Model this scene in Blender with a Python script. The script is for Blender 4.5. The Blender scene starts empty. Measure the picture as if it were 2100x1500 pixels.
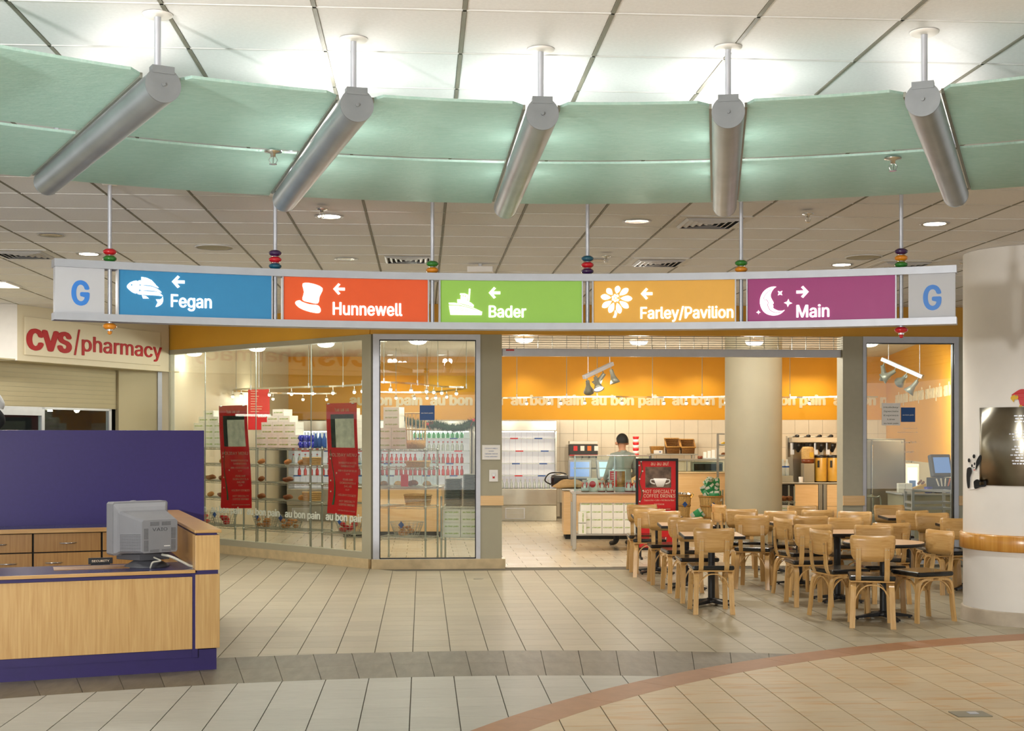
import bpy, bmesh, math, random
from mathutils import Vector, Matrix
random.seed(7)
R = math.radians
sc = bpy.context.scene
COL = sc.collection
# ------------------------------------------------------------------ camera, world, light, exposure
F, CX, HY, EYE = 2700.0, 1050.0, 895.0, 1.74        # focal length in px of a 2100 px frame, optical centre, horizon row, lens height (m)
YAW = math.atan(184 / 2700)
CA, SA = math.cos(YAW), math.sin(YAW)
CEIL = 3.48
SHOPC = 3.42
cam = bpy.data.cameras.new('camera'); cam.sensor_width = 36; cam.lens = F / 2100 * 36
cam.shift_y = (HY - 750) / 2100; cam.clip_end = 200
camo = bpy.data.objects.new('camera', cam); COL.objects.link(camo)
camo.location = (0, 0, EYE); camo.rotation_euler = (R(90), 0, -YAW)
sc.camera = camo
w = bpy.data.worlds.new('world'); sc.world = w; w.use_nodes = True
w.node_tree.nodes['Background'].inputs[0].default_value = (1.0, 0.985, 0.955, 1)
w.node_tree.nodes['Background'].inputs[1].default_value = 0.8
sc.view_settings.view_transform = 'Standard'; sc.view_settings.look = 'None'
sc.view_settings.exposure = 0.42; sc.view_settings.gamma = 1.0
sc.view_settings.use_curve_mapping = False
sc.cycles.use_denoising = True
sc.cycles.max_bounces = 6; sc.cycles.diffuse_bounces = 3; sc.cycles.glossy_bounces = 3; sc.cycles.transmission_bounces = 4; sc.cycles.transparent_max_bounces = 14
sc.cycles.use_adaptive_sampling = True; sc.cycles.adaptive_threshold = .1
sc.cycles.caustics_reflective = False; sc.cycles.caustics_refractive = False
sc.cycles.sample_clamp_indirect = 3.0
# ------------------------------------------------------------------ coordinates (world X, Y follow the tile grid)
def cw(x, z, h=0.0):                      # metres right of / in front of the lens -> world
    return Vector((x * CA + z * SA, -x * SA + z * CA, h))
def at(u, v, z):                          # point of the place seen at column u, row v, z metres ahead
    return cw((u - CX) / F * z, z, EYE - (v - HY) / F * z)
def onh(u, v, h=0.0):                     # point on the level plane of height h
    z = F * (EYE - h) / (v - HY)
    return cw((u - CX) / F * z, z, h)
def zx(u, z): return (u - CX) / F * z
def proj(p):
    x = p[0] * CA - p[1] * SA; z = p[0] * SA + p[1] * CA
    return (CX + F * x / z, HY + F * (EYE - p[2]) / z, z)
# a strong lamp on a stand, left of the lens and out of frame: its light throws the sign's shadow across the column
kl = bpy.data.lights.new('stand_lamp', 'POINT'); kl.energy = 1150; kl.shadow_soft_size = .16; kl.color = (1, .975, .945)
klo = bpy.data.objects.new('stand_lamp', kl); COL.objects.link(klo); klo.location = cw(-3.5, .25, 2.2)
# ------------------------------------------------------------------ materials
def lin(c):
    if isinstance(c, str):
        c = [int(c[i:i + 2], 16) / 255 for i in (0, 2, 4)]
    return tuple((x / 12.92 if x <= .04045 else ((x + .055) / 1.055) ** 2.4) for x in c) + (1,)
MATS = {}
def nodes(name):
    m = bpy.data.materials.new(name); m.use_nodes = True
    nt = m.node_tree; b = nt.nodes['Principled BSDF']
    MATS[name] = m
    return m, nt, b
def nn(nt, t, **k):
    n = nt.nodes.new(t)
    for a, v in k.items(): setattr(n, a, v)
    return n
def ramp(nt, fac, stops):
    r = nn(nt, 'ShaderNodeValToRGB')
    e = r.color_ramp.elements
    e[0].position, e[0].color = stops[0][0], stops[0][1]
    e[1].position, e[1].color = stops[-1][0], stops[-1][1]
    for p, c in stops[1:-1]:
        x = e.new(p); x.color = c
    nt.links.new(fac, r.inputs[0])
    return r.outputs[0]
def mul(c, k): return tuple(x * k for x in c[:3]) + (1,)
def mat(name, col, rough=.5, metal=0, var=.06, scale=12, bump=0, bscale=200, emit=0, ecol=None, coat=0, aniso=0):
    m, nt, b = nodes(name); c = lin(col)
    L = nt.links.new
    b.inputs['Roughness'].default_value = rough; b.inputs['Metallic'].default_value = metal
    b.inputs['Coat Weight'].default_value = coat
    b.inputs['Anisotropic'].default_value = aniso
    tc = nn(nt, 'ShaderNodeTexCoord'); n = nn(nt, 'ShaderNodeTexNoise')
    n.inputs['Scale'].default_value = scale; n.inputs['Detail'].default_value = 3
    L(tc.outputs['Object'], n.inputs['Vector'])
    L(ramp(nt, n.outputs['Fac'], [(.3, mul(c, 1 - var)), (.7, mul(c, 1 + var))]), b.inputs['Base Color'])
    if bump:
        n2 = nn(nt, 'ShaderNodeTexNoise'); n2.inputs['Scale'].default_value = bscale
        L(tc.outputs['Object'], n2.inputs['Vector'])
        bm = nn(nt, 'ShaderNodeBump'); bm.inputs['Strength'].default_value = bump; bm.inputs['Distance'].default_value = .01
        L(n2.outputs['Fac'], bm.inputs['Height']); L(bm.outputs[0], b.inputs['Normal'])
    if emit:
        b.inputs['Emission Color'].default_value = lin(ecol or col); b.inputs['Emission Strength'].default_value = emit
    return m
def wood(name, c1, c2, rough=.35, axis=2, sc_=1.0, var=.1, coat=.2):   # grain runs along axis
    m, nt, b = nodes(name); L = nt.links.new
    tc = nn(nt, 'ShaderNodeTexCoord'); mp = nn(nt, 'ShaderNodeMapping')
    s = [38 * sc_, 38 * sc_, 38 * sc_]; s[axis] = 1.6 * sc_
    mp.inputs['Scale'].default_value = s
    L(tc.outputs['Object'], mp.inputs['Vector'])
    n = nn(nt, 'ShaderNodeTexNoise'); n.inputs['Scale'].default_value = 1.6; n.inputs['Detail'].default_value = 5
    n.inputs['Distortion'].default_value = .6
    L(mp.outputs[0], n.inputs['Vector'])
    oi = nn(nt, 'ShaderNodeObjectInfo')
    col = ramp(nt, n.outputs['Fac'], [(.3, lin(c1)), (.7, lin(c2))])
    hs = nn(nt, 'ShaderNodeHueSaturation')
    mr = nn(nt, 'ShaderNodeMapRange'); mr.inputs[3].default_value = 1 - var; mr.inputs[4].default_value = 1 + var
    L(oi.outputs['Random'], mr.inputs[0]); L(mr.outputs[0], hs.inputs['Value']); L(col, hs.inputs['Color'])
    L(hs.outputs[0], b.inputs['Base Color'])
    b.inputs['Roughness'].default_value = rough; b.inputs['Coat Weight'].default_value = coat
    b.inputs['Coat Roughness'].default_value = .25
    return m
def tilemat(name, c, var=.09, rough=.33, streak=0, streakcol=None, mott=.08, mscale=5, stretch=(1, 6, 1), bump=0):
    m, nt, b = nodes(name); L = nt.links.new; c = lin(c)
    g = nn(nt, 'ShaderNodeNewGeometry'); oi = nn(nt, 'ShaderNodeObjectInfo')
    ad = nn(nt, 'ShaderNodeMath', operation='ADD'); L(g.outputs['Random Per Island'], ad.inputs[0]); L(oi.outputs['Random'], ad.inputs[1])
    fr = nn(nt, 'ShaderNodeMath', operation='FRACT'); L(ad.outputs[0], fr.inputs[0])
    mp = nn(nt, 'ShaderNodeMapping'); mp.inputs['Scale'].default_value = stretch
    L(g.outputs['Position'], mp.inputs['Vector'])
    n = nn(nt, 'ShaderNodeTexNoise'); n.inputs['Scale'].default_value = mscale; n.inputs['Detail'].default_value = 6; n.inputs['Roughness'].default_value = .65
    L(mp.outputs[0], n.inputs['Vector'])
    col = ramp(nt, n.outputs['Fac'], [(.3, mul(c, 1 - mott)), (.7, mul(c, 1 + mott))])
    if streak:
        n2 = nn(nt, 'ShaderNodeTexNoise'); n2.inputs['Scale'].default_value = 1.3; n2.inputs['Detail'].default_value = 3
        mp2 = nn(nt, 'ShaderNodeMapping'); mp2.inputs['Scale'].default_value = (2.2, 9, 1)
        ad2 = nn(nt, 'ShaderNodeVectorMath', operation='ADD'); L(g.outputs['Position'], mp2.inputs['Vector'])
        cb = nn(nt, 'ShaderNodeCombineXYZ'); mu = nn(nt, 'ShaderNodeMath', operation='MULTIPLY'); mu.inputs[1].default_value = 57.0
        L(fr.outputs[0], mu.inputs[0]); L(mu.outputs[0], cb.inputs[2]); L(mp2.outputs[0], ad2.inputs[0]); L(cb.outputs[0], ad2.inputs[1])
        L(ad2.outputs[0], n2.inputs['Vector'])
        mx = nn(nt, 'ShaderNodeMix', data_type='RGBA')
        f = ramp(nt, n2.outputs['Fac'], [(.52, (0, 0, 0, 1)), (.75, (streak, streak, streak, 1))])
        L(f, mx.inputs[0]); L(col, mx.inputs[6]); mx.inputs[7].default_value = lin(streakcol); col = mx.outputs[2]
    hs = nn(nt, 'ShaderNodeHueSaturation'); mr = nn(nt, 'ShaderNodeMapRange')
    mr.inputs[3].default_value = 1 - var; mr.inputs[4].default_value = 1 + var
    L(fr.outputs[0], mr.inputs[0]); L(mr.outputs[0], hs.inputs['Value']); L(col, hs.inputs['Color']); L(hs.outputs[0], b.inputs['Base Color'])
    b.inputs['Roughness'].default_value = rough
    if bump:
        n3 = nn(nt, 'ShaderNodeTexNoise'); n3.inputs['Scale'].default_value = 90; n3.inputs['Detail'].default_value = 4
        L(g.outputs['Position'], n3.inputs['Vector'])
        bm = nn(nt, 'ShaderNodeBump'); bm.inputs['Strength'].default_value = bump; bm.inputs['Distance'].default_value = .01
        L(n3.outputs['Fac'], bm.inputs['Height']); L(bm.outputs[0], b.inputs['Normal'])
    return m
def glassmat(name, tint, boost=1.0, ior=1.5, rough=0.0):
    m, nt, b = nodes(name); L = nt.links.new; nt.nodes.remove(b)
    out = nt.nodes['Material Output']
    t = nn(nt, 'ShaderNodeBsdfTransparent'); t.inputs[0].default_value = tint
    g = nn(nt, 'ShaderNodeBsdfGlossy'); g.inputs['Roughness'].default_value = rough
    ge = nn(nt, 'ShaderNodeNewGeometry'); dt = nn(nt, 'ShaderNodeVectorMath', operation='DOT_PRODUCT')
    L(ge.outputs['Normal'], dt.inputs[0]); L(ge.outputs['Incoming'], dt.inputs[1])
    ab = nn(nt, 'ShaderNodeMath', operation='ABSOLUTE'); L(dt.outputs['Value'], ab.inputs[0])
    om = nn(nt, 'ShaderNodeMath', operation='SUBTRACT'); om.inputs[0].default_value = 1; L(ab.outputs[0], om.inputs[1])
    pw = nn(nt, 'ShaderNodeMath', operation='POWER'); pw.inputs[1].default_value = 5; L(om.outputs[0], pw.inputs[0])
    ma = nn(nt, 'ShaderNodeMath', operation='MULTIPLY_ADD'); ma.inputs[1].default_value = .96; ma.inputs[2].default_value = .04; L(pw.outputs[0], ma.inputs[0])
    mu = nn(nt, 'ShaderNodeMath', operation='MULTIPLY'); mu.inputs[1].default_value = boost; mu.use_clamp = True
    L(ma.outputs[0], mu.inputs[0])
    mx = nn(nt, 'ShaderNodeMixShader'); L(mu.outputs[0], mx.inputs[0]); L(t.outputs[0], mx.inputs[1]); L(g.outputs[0], mx.inputs[2])
    L(mx.outputs[0], out.inputs[0])
    return m
def canopyglass(name):
    m, nt, b = nodes(name); L = nt.links.new; nt.nodes.remove(b)
    out = nt.nodes['Material Output']
    g = nn(nt, 'ShaderNodeNewGeometry')
    mp = nn(nt, 'ShaderNodeMapping'); mp.inputs['Scale'].default_value = (1, 2.4, 1); L(g.outputs['Position'], mp.inputs['Vector'])
    n = nn(nt, 'ShaderNodeTexNoise'); n.inputs['Scale'].default_value = 34; n.inputs['Detail'].default_value = 2
    L(mp.outputs[0], n.inputs['Vector'])
    bm = nn(nt, 'ShaderNodeBump'); bm.inputs['Strength'].default_value = .35; bm.inputs['Distance'].default_value = .012
    L(n.outputs['Fac'], bm.inputs['Height'])
    tl = nn(nt, 'ShaderNodeBsdfTranslucent'); df = nn(nt, 'ShaderNodeBsdfDiffuse')
    n2 = nn(nt, 'ShaderNodeTexNoise'); n2.inputs['Scale'].default_value = 26; n2.inputs['Detail'].default_value = 5; n2.inputs['Roughness'].default_value = .7
    mp2 = nn(nt, 'ShaderNodeMapping'); mp2.inputs['Scale'].default_value = (.7, 4.5, 1); L(g.outputs['Position'], mp2.inputs['Vector']); L(mp2.outputs[0], n2.inputs['Vector'])
    L(ramp(nt, n2.outputs['Fac'], [(.3, lin('d2ede5')), (.7, lin('ecfbf6'))]), tl.inputs[0]); L(ramp(nt, n2.outputs['Fac'], [(.3, lin('b4d8cf')), (.7, lin('d4efe7'))]), df.inputs[0])
    gl = nn(nt, 'ShaderNodeBsdfGlossy'); gl.inputs['Roughness'].default_value = .28; gl.inputs[0].default_value = (.8, .9, .85, 1)
    for x in (df, gl): L(bm.outputs[0], x.inputs['Normal'])
    m1 = nn(nt, 'ShaderNodeMixShader'); m1.inputs[0].default_value = .42; L(tl.outputs[0], m1.inputs[1]); L(df.outputs[0], m1.inputs[2])
    m2 = nn(nt, 'ShaderNodeMixShader'); m2.inputs[0].default_value = .10; L(m1.outputs[0], m2.inputs[1]); L(gl.outputs[0], m2.inputs[2])
    L(m2.outputs[0], out.inputs[0])
    return m
def emitmat(name, col, s):
    m, nt, b = nodes(name); nt.nodes.remove(b)
    e = nn(nt, 'ShaderNodeEmission'); e.inputs[0].default_value = lin(col); e.inputs[1].default_value = s
    nt.links.new(e.outputs[0], nt.nodes['Material Output'].inputs[0])
    return m
# ------------------------------------------------------------------ mesh builder
class MB:
    def __init__(s): s.v = []; s.f = []; s.m = []; s.sm = []
    def add(s, vs, fs, mi=0, smooth=False):
        o = len(s.v); s.v += [tuple(p) for p in vs]
        for f in fs: s.f.append(tuple(i + o for i in f)); s.m.append(mi); s.sm.append(smooth)
        return s
    def box(s, x0, x1, y0, y1, z0, z1, mi=0, M=None):
        vs = [Vector((x, y, z)) for z in (z0, z1) for y in (y0, y1) for x in (x0, x1)]
        if M: vs = [M @ p for p in vs]
        return s.add(vs, [(0, 2, 3, 1), (4, 5, 7, 6), (0, 1, 5, 4), (1, 3, 7, 5), (3, 2, 6, 7), (2, 0, 4, 6)], mi)
    def bbox(s, x0, x1, y0, y1, z0, z1, b=.005, mi=0, M=None):      # box with chamfered edges
        bm = bmesh.new(); bmesh.ops.create_cube(bm, size=1)
        for v in bm.verts: v.co = Vector(((x0 + x1) / 2 + v.co.x * (x1 - x0), (y0 + y1) / 2 + v.co.y * (y1 - y0), (z0 + z1) / 2 + v.co.z * (z1 - z0)))
        bmesh.ops.bevel(bm, geom=bm.edges[:], offset=b, segments=2, affect='EDGES', profile=.6)
        s.bm(bm, mi, M); return s
    def bm(s, bm, mi=0, M=None, smooth=False):
        bm.verts.index_update()
        s.add([(M @ v.co) if M else v.co.copy() for v in bm.verts], [[v.index for v in f.verts] for f in bm.faces], mi, smooth); bm.free(); return s
    def cyl(s, p0, p1, r, n=12, mi=0, r1=None, cap=True, smooth=True):
        p0, p1 = Vector(p0), Vector(p1); d = (p1 - p0).normalized()
        a = d.orthogonal().normalized(); b = d.cross(a); r1 = r if r1 is None else r1
        vs = [p + (a * math.cos(t) + b * math.sin(t)) * q for p, q in ((p0, r), (p1, r1)) for t in [2 * math.pi * i / n for i in range(n)]]
        s.add(vs, [(i, (i + 1) % n, n + (i + 1) % n, n + i) for i in range(n)], mi, smooth)
        if cap: s.add(vs, [tuple(range(n))[::-1], tuple(range(n, 2 * n))], mi)
        return s
    def lathe(s, prof, n=24, mi=0, c=(0, 0, 0), smooth=True, a0=0, a1=2 * math.pi):
        full = abs(a1 - a0 - 2 * math.pi) < 1e-6; m = n if full else n + 1
        vs = [(c[0] + r * math.cos(a0 + (a1 - a0) * i / n), c[1] + r * math.sin(a0 + (a1 - a0) * i / n), c[2] + z) for r, z in prof for i in range(m)]
        fs = [(j * m + i, j * m + (i + 1) % m, (j + 1) * m + (i + 1) % m, (j + 1) * m + i) for j in range(len(prof) - 1) for i in range(n)]
        return s.add(vs, fs, mi, smooth)
    def prism(s, poly, z0, z1, mi=0, M=None):
        n = len(poly); vs = [Vector((p[0], p[1], z)) for z in (z0, z1) for p in poly]
        if M: vs = [M @ p for p in vs]
        return s.add(vs, [tuple(range(n))[::-1], tuple(range(n, 2 * n))] + [(i, (i + 1) % n, n + (i + 1) % n, n + i) for i in range(n)], mi)
    def tube(s, pts, r, n=8, mi=0, cap=True):
        pts = [Vector(p) for p in pts]; rings = []; a = None
        for i, p in enumerate(pts):
            d = (pts[min(i + 1, len(pts) - 1)] - pts[max(i - 1, 0)]).normalized()
            a = d.orthogonal().normalized() if a is None else (a - d * a.dot(d)).normalized()
            b = d.cross(a); rr = r[i] if isinstance(r, (list, tuple)) else r
            rings.append([p + (a * math.cos(t) + b * math.sin(t)) * rr for t in [2 * math.pi * k / n for k in range(n)]])
        vs = [q for g in rings for q in g]
        s.add(vs, [(j * n + i, j * n + (i + 1) % n, (j + 1) * n + (i + 1) % n, (j + 1) * n + i) for j in range(len(pts) - 1) for i in range(n)], mi, True)
        if cap: s.add(rings[0] + rings[-1], [tuple(range(n))[::-1], tuple(range(n, 2 * n))], mi)
        return s
    def ribbon(s, pts, wdir, wd, th, mi=0):                        # bent flat strip: centre line pts, width along wdir
        pts = [Vector(p) for p in pts]; wv = Vector(wdir).normalized(); vs = []
        for i, p in enumerate(pts):
            d = (pts[min(i + 1, len(pts) - 1)] - pts[max(i - 1, 0)]).normalized(); nrm = d.cross(wv).normalized()
            W = wd[i] if isinstance(wd, (list, tuple)) else wd
            vs += [p + wv * W / 2 + nrm * th / 2, p - wv * W / 2 + nrm * th / 2, p - wv * W / 2 - nrm * th / 2, p + wv * W / 2 - nrm * th / 2]
        n = len(pts); fs = [(0, 1, 2, 3), tuple(4 * (n - 1) + k for k in (3, 2, 1, 0))]
        for j in range(n - 1):
            for k in range(4): fs.append((4 * j + k, 4 * j + 4 + k, 4 * j + 4 + (k + 1) % 4, 4 * j + (k + 1) % 4))
        return s.add(vs, fs, mi)
    def sphere(s, c, r, n=12, m=8, mi=0, sz=1.0):
        prof = [(max(1e-4, r * math.sin(math.pi * j / m)), -r * sz * math.cos(math.pi * j / m)) for j in range(m + 1)]
        return s.lathe(prof, n, mi, c)
    def mesh(s, name, mats):
        me = bpy.data.meshes.new(name); me.from_pydata(s.v, [], s.f)
        for m in (mats if isinstance(mats, (list, tuple)) else [mats]): me.materials.append(MATS[m] if isinstance(m, str) else m)
        me.polygons.foreach_set('material_index', s.m); me.polygons.foreach_set('use_smooth', s.sm)
        bm = bmesh.new(); bm.from_mesh(me); bmesh.ops.recalc_face_normals(bm, faces=bm.faces[:]); bm.to_mesh(me); bm.free()
        me.update(); return me
    def build(s, name, mats, parent=None, *a, **k): return ob(name, s.mesh(name, mats), parent, *a, **k)
def ob(name, me, parent=None, label=None, cat=None, group=None, kind=None, loc=None, rot=None):
    o = bpy.data.objects.new(name, me); COL.objects.link(o)
    if parent is not None: o.parent = parent
    if loc is not None: o.location = loc
    if rot is not None: o.rotation_euler = rot if isinstance(rot, (tuple, list)) else (0, 0, rot)
    tag(o, label, cat, group, kind); return o
def tag(o, label=None, cat=None, group=None, kind=None):
    for k, v in (('label', label), ('category', cat), ('group', group), ('kind', kind)):
        if v: o[k] = v
    return o
def E(name, label, cat, p=(0, 0, 0), rot=0.0, group=None):
    return ob(name, None, None, label, cat, group, None, p, rot)
def dup(root, loc=None, rot=None, label=None, group=None):
    r = root.copy(); COL.objects.link(r)
    if loc is not None: r.location = loc
    if rot is not None: r.rotation_euler = (0, 0, rot)
    tag(r, label, None, group)
    for ch in list(root.children):
        c = ch.copy(); COL.objects.link(c); c.parent = r
        for g in list(ch.children):
            d = g.copy(); COL.objects.link(d); d.parent = c
    return r
ORD = 'first second third fourth fifth sixth seventh eighth ninth tenth eleventh twelfth thirteenth fourteenth fifteenth sixteenth seventeenth eighteenth nineteenth twentieth'.split()
ORD += ['twenty-' + k for k in ORD[:9]]
# flat shapes and lettering -----------------------------------------------------------------
def _curve_mesh(cu):
    o = bpy.data.objects.new('tmp', cu)
    me = bpy.data.meshes.new_from_object(o)
    bpy.data.objects.remove(o); bpy.data.curves.remove(cu); return me
import os
FONT = None
try:                                                              # a sans serif that ships inside Blender itself; the built-in face if it is missing
    FONT = bpy.data.fonts.load(os.path.join(bpy.utils.system_resource('DATAFILES'), 'fonts', 'Inter.woff2'))
except Exception:
    FONT = None
def text(s, size=1, bold=0.0, ext=.002, xs=1.0, align='LEFT', mir=False, sp=1.0):
    cu = bpy.data.curves.new('lettering', 'FONT'); cu.body = s
    if FONT: cu.font = FONT
    cu.size = size; cu.extrude = ext; cu.align_x = align; cu.resolution_u = 3; cu.space_character = sp
    me = _curve_mesh(cu)
    if bold:                                                      # heavier strokes: the outline repeated round itself
        V = [v.co.copy() for v in me.vertices]; P = [tuple(q.vertices) for q in me.polygons]; vs, fs = [], []; n = len(V)
        for k, (dx, dy) in enumerate(((0, 0), (1, 0), (-1, 0), (0, 1), (0, -1), (.7, .7), (-.7, .7), (.7, -.7), (-.7, -.7))):
            vs += [(v.x + dx * bold * size, v.y + dy * bold * size * .55, v.z - k * .0002) for v in V]; fs += [tuple(i + k * n for i in f) for f in P]
        me = bpy.data.meshes.new('lettering'); me.from_pydata(vs, [], fs)
    for v in me.vertices: v.co.x *= xs * (-1 if mir else 1)
    return me
def flat(loops, ext=.002, scale=1.0, off=(0, 0)):
    cu = bpy.data.curves.new('shape', 'CURVE'); cu.dimensions = '2D'; cu.fill_mode = 'BOTH'; cu.extrude = ext
    for lp in loops:
        sp = cu.splines.new('POLY'); sp.points.add(len(lp) - 1); sp.use_cyclic_u = True
        for q, p in zip(lp, sp.points): p.co = (q[0] * scale + off[0], q[1] * scale + off[1], 0, 1)
    return _curve_mesh(cu)
def setm(me, m):
    me.materials.clear(); me.materials.append(MATS[m]); return me
def smooth_loop(pts, n=6):                                        # closed Catmull-Rom through pts
    out = []; k = len(pts)
    for i in range(k):
        p0, p1, p2, p3 = (pts[(i + j - 1) % k] for j in range(4))
        for t in [j / n for j in range(n)]:
            out.append(tuple(.5 * (2 * p1[c] + (p2[c] - p0[c]) * t + (2 * p0[c] - 5 * p1[c] + 4 * p2[c] - p3[c]) * t * t + (3 * p1[c] - p0[c] - 3 * p2[c] + p3[c]) * t ** 3) for c in (0, 1)))
    return out
def spl(pts, n=6):                                                # open Catmull-Rom, any dimension
    out = []; P = [Vector(p) for p in pts]; k = len(P)
    for i in range(k - 1):
        p0, p1, p2, p3 = P[max(i - 1, 0)], P[i], P[i + 1], P[min(i + 2, k - 1)]
        for j in range(n):
            t = j / n
            out.append(.5 * (2 * p1 + (p2 - p0) * t + (2 * p0 - 5 * p1 + 4 * p2 - p3) * t * t + (3 * p1 - p0 - 3 * p2 + p3) * t ** 3))
    out.append(P[-1]); return out
def circ(cx, cy, r, n=16, ry=None):
    return [(cx + r * math.cos(2 * math.pi * i / n), cy + (ry or r) * math.sin(2 * math.pi * i / n)) for i in range(n)]
def frame_to(p, rot):                                             # matrix: origin p, rotated about the vertical
    return Matrix.Translation(p) @ Matrix.Rotation(rot, 4, 'Z')
# ------------------------------------------------------------------ the materials of the place
tilemat('tile_beige', 'a1977f', .07, .42, mott=.10)
tilemat('tile_grey', 'aaa89d', .05, .44, mott=.08)
tilemat('tile_peach', 'c0aa86', .06, .42, streak=.9, streakcol='bb8c50', mott=.06)
tilemat('tile_dark', '6b6353', .10, .44, mott=.28, mscale=4, stretch=(3, .8, 1))
tilemat('tile_terra', '9a6c47', .07, .45, mott=.09, mscale=9, stretch=(1, 1, 1))
mat('grout', '5c574b', .8); mat('grout_shop', '857b6c', .8)
tilemat('acoustic', 'e9e9ea', .02, .9, mott=.04, mscale=60, stretch=(1, 1, 1))
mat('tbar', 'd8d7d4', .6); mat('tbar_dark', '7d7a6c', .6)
mat('shop_ceiling', 'ded8cc', .8); mat('white_paint', 'e6e2dc', .55, var=.02); mat('column_paint', 'e9e6e0', .5, var=.03, scale=3)
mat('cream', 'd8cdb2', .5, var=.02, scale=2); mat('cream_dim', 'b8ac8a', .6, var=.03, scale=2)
mat('fascia_yellow', 'd8a030', .45, var=.03, scale=2); mat('shop_yellow', 'd99a14', .55, var=.03, scale=2)
mat('pier_green', 'a5a08a', .6, var=.03, scale=3); mat('pier_grey', 'aaa794', .6, var=.03)
mat('base_tan', 'a99c88', .5); mat('marble', 'c5b089', .3, var=.12, scale=9); mat('alu', 'c0c3cb', .38, .5, var=.03); mat('alu_dark', '8d9085', .4, .5)
mat('steel', 'b9b5a9', .28, .9, var=.05, scale=4, aniso=.5); mat('brushed', '9d998c', .3, 1.0, var=.05, aniso=.85); MATS['brushed'].node_tree.nodes['Principled BSDF'].inputs['Anisotropic Rotation'].default_value = .25
mat('tube_metal', '9aa2a6', .4, .65, var=.08, scale=5); mat('chrome', 'd6d6d2', .18, 1.0); mat('wire', 'aab0a6', .3, .9)
mat('black', '101011', .45); mat('black_gloss', '0b0b0c', .18, var=0); mat('rubber', '1b1b1c', .7); mat('dark', '14130f', .8)
mat('purple', '2f2070', .45, var=.05, scale=30); mat('purple_lam', '3a3a5c', .22, var=.04); mat('purple_dk', '241556', .5)
wood('oak', 'bb9156', 'cfa96e', axis=2); wood('oak_h', 'b3854a', 'cba266', axis=0); wood('oak_dk', '9c6e36', 'b08446', axis=2)
wood('birch', 'c39350', 'd8af72', rough=.3, axis=0, sc_=.8, var=.07); wood('birch_v', 'c69958', 'd8b278', rough=.3, axis=2, sc_=.8, var=.07)
wood('maple', 'd3ad78', 'dfbd8c', axis=0); wood('red_oak', 'b77d33', 'cd9747', rough=.22, axis=2, sc_=.5)
mat('laminate', 'cfa882', .3, var=.03); mat('vinyl', '121214', .22, var=.1, coat=.3)
mat('crt', '85868a', .5, var=.03, bump=.1, bscale=900); mat('crt_dk', '4c4d52', .5); mat('cable', 'bfbcae', .5)
mat('white', 'eceae6', .5, var=.01); mat('paper', 'f2f0ec', .7, var=.01); mat('grey_plate', 'c9cbd0', .45, var=.01)
mat('red', 'c8141c', .45, var=.03); mat('red_cvs', 'ab0f18', .65, var=.02); mat('red_sign', 'd4161d', .45, var=.02); mat('banner_red', 'd8121a', .5, var=.04)
mat('blue_g', '3d87e0', .4, var=.02); mat('blue_sq', '1c4f8f', .4, var=.02); mat('green_txt', '8fb32c', .6)
mat('cream_txt', 'f3dcc0', .6); mat('box_white', 'ecece2', .6, var=.02); mat('tray', '5f655b', .6, var=.05)
mat('wicker', 'b98a45', .6, var=.25, scale=60, bump=.6, bscale=90); mat('wicker_lt', 'd2ac6b', .6, var=.18, scale=60, bump=.5, bscale=90)
mat('wicker_dk', '8d6333', .65, var=.3, scale=60, bump=.6, bscale=90); mat('khaki', 'b49566', .8, var=.1)
mat('skin', 'c58f6d', .5); mat('hair', '120d0a', .6); mat('shirt', '8e978e', .8, var=.06); mat('trousers', '14141a', .8)
mat('cobalt', '1d2aa8', .2, var=.05); mat('bottle_red', 'd24a48', .2, var=.05); mat('bottle_clear', 'cfd9d8', .15); mat('bottle_green', '3c8a4e', .2)
mat('bag_green', '2c9a60', .35, var=.15, scale=30); mat('bag_white', 'd9dfd6', .35); mat('pine', '1f4a26', .8, var=.3, scale=80)
mat('bread', '8a5527', .7, var=.3, scale=40); mat('pastry', 'c58b48', .7, var=.25, scale=40); mat('yellow', 'd9ad1e', .5); mat('orange', 'd96a20', .5)
mat('coffee', '7a3a18', .3); mat('vacuum_yellow', 'cf9f3e', .35, var=.05); mat('plush_white', 'c9cccb', .9, bump=.5); mat('plush_black', '121416', .9)
mat('screen_blue', '3a5a8c', .3, emit=.6, ecol='6f93c8'); mat('screen_tft', '88aabb', .3, emit=.5, ecol='9fc0c8')
mat('panel_white', 'd8d6d2', .4, emit=.35, ecol='fff3ea'); mat('cloth_blue', '2b56a0', .6)
for k, c in dict(p_blue='2f7fae', p_orange='dc5420', p_green='8fbf4e', p_amber='dfa640', p_plum='96306f').items():
    mat(k, c, .38, var=.015, emit=.17, ecol=c)
emitmat('lit_white', 'fffaf2', 1.5); emitmat('lamp_warm', 'fff0d4', 9.0); emitmat('lamp_dome', 'fff6e6', 5.0); emitmat('lamp_off', 'e9dfcc', .35)
emitmat('bulb', 'ffe8c8', 16.0); emitmat('tube_light', 'fff4e6', 7.0); emitmat('case_light', 'fff4f0', 1.6)
for k, c in dict(bead_red='c31423', bead_green='2c7a2c', bead_plum='3a1c4e', bead_blue='14566e', bead_orange='dd8a1c').items(): mat(k, c, .12, var=.03, coat=.6)
glassmat('pane_glass', (.92, .96, .94, 1), 2.0); glassmat('case_glass', (.90, .96, .94, 1), 1.0)
canopyglass('canopy_glass')
for k_ in ('lit_white', 'lamp_warm', 'lamp_dome', 'lamp_off', 'bulb', 'tube_light', 'case_light', 'screen_blue', 'screen_tft', 'panel_white', 'p_blue', 'p_orange', 'p_green', 'p_amber', 'p_plum'):
    MATS[k_].cycles.emission_sampling = 'NONE'           # each of these has its own lamp; they only need to glow
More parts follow.
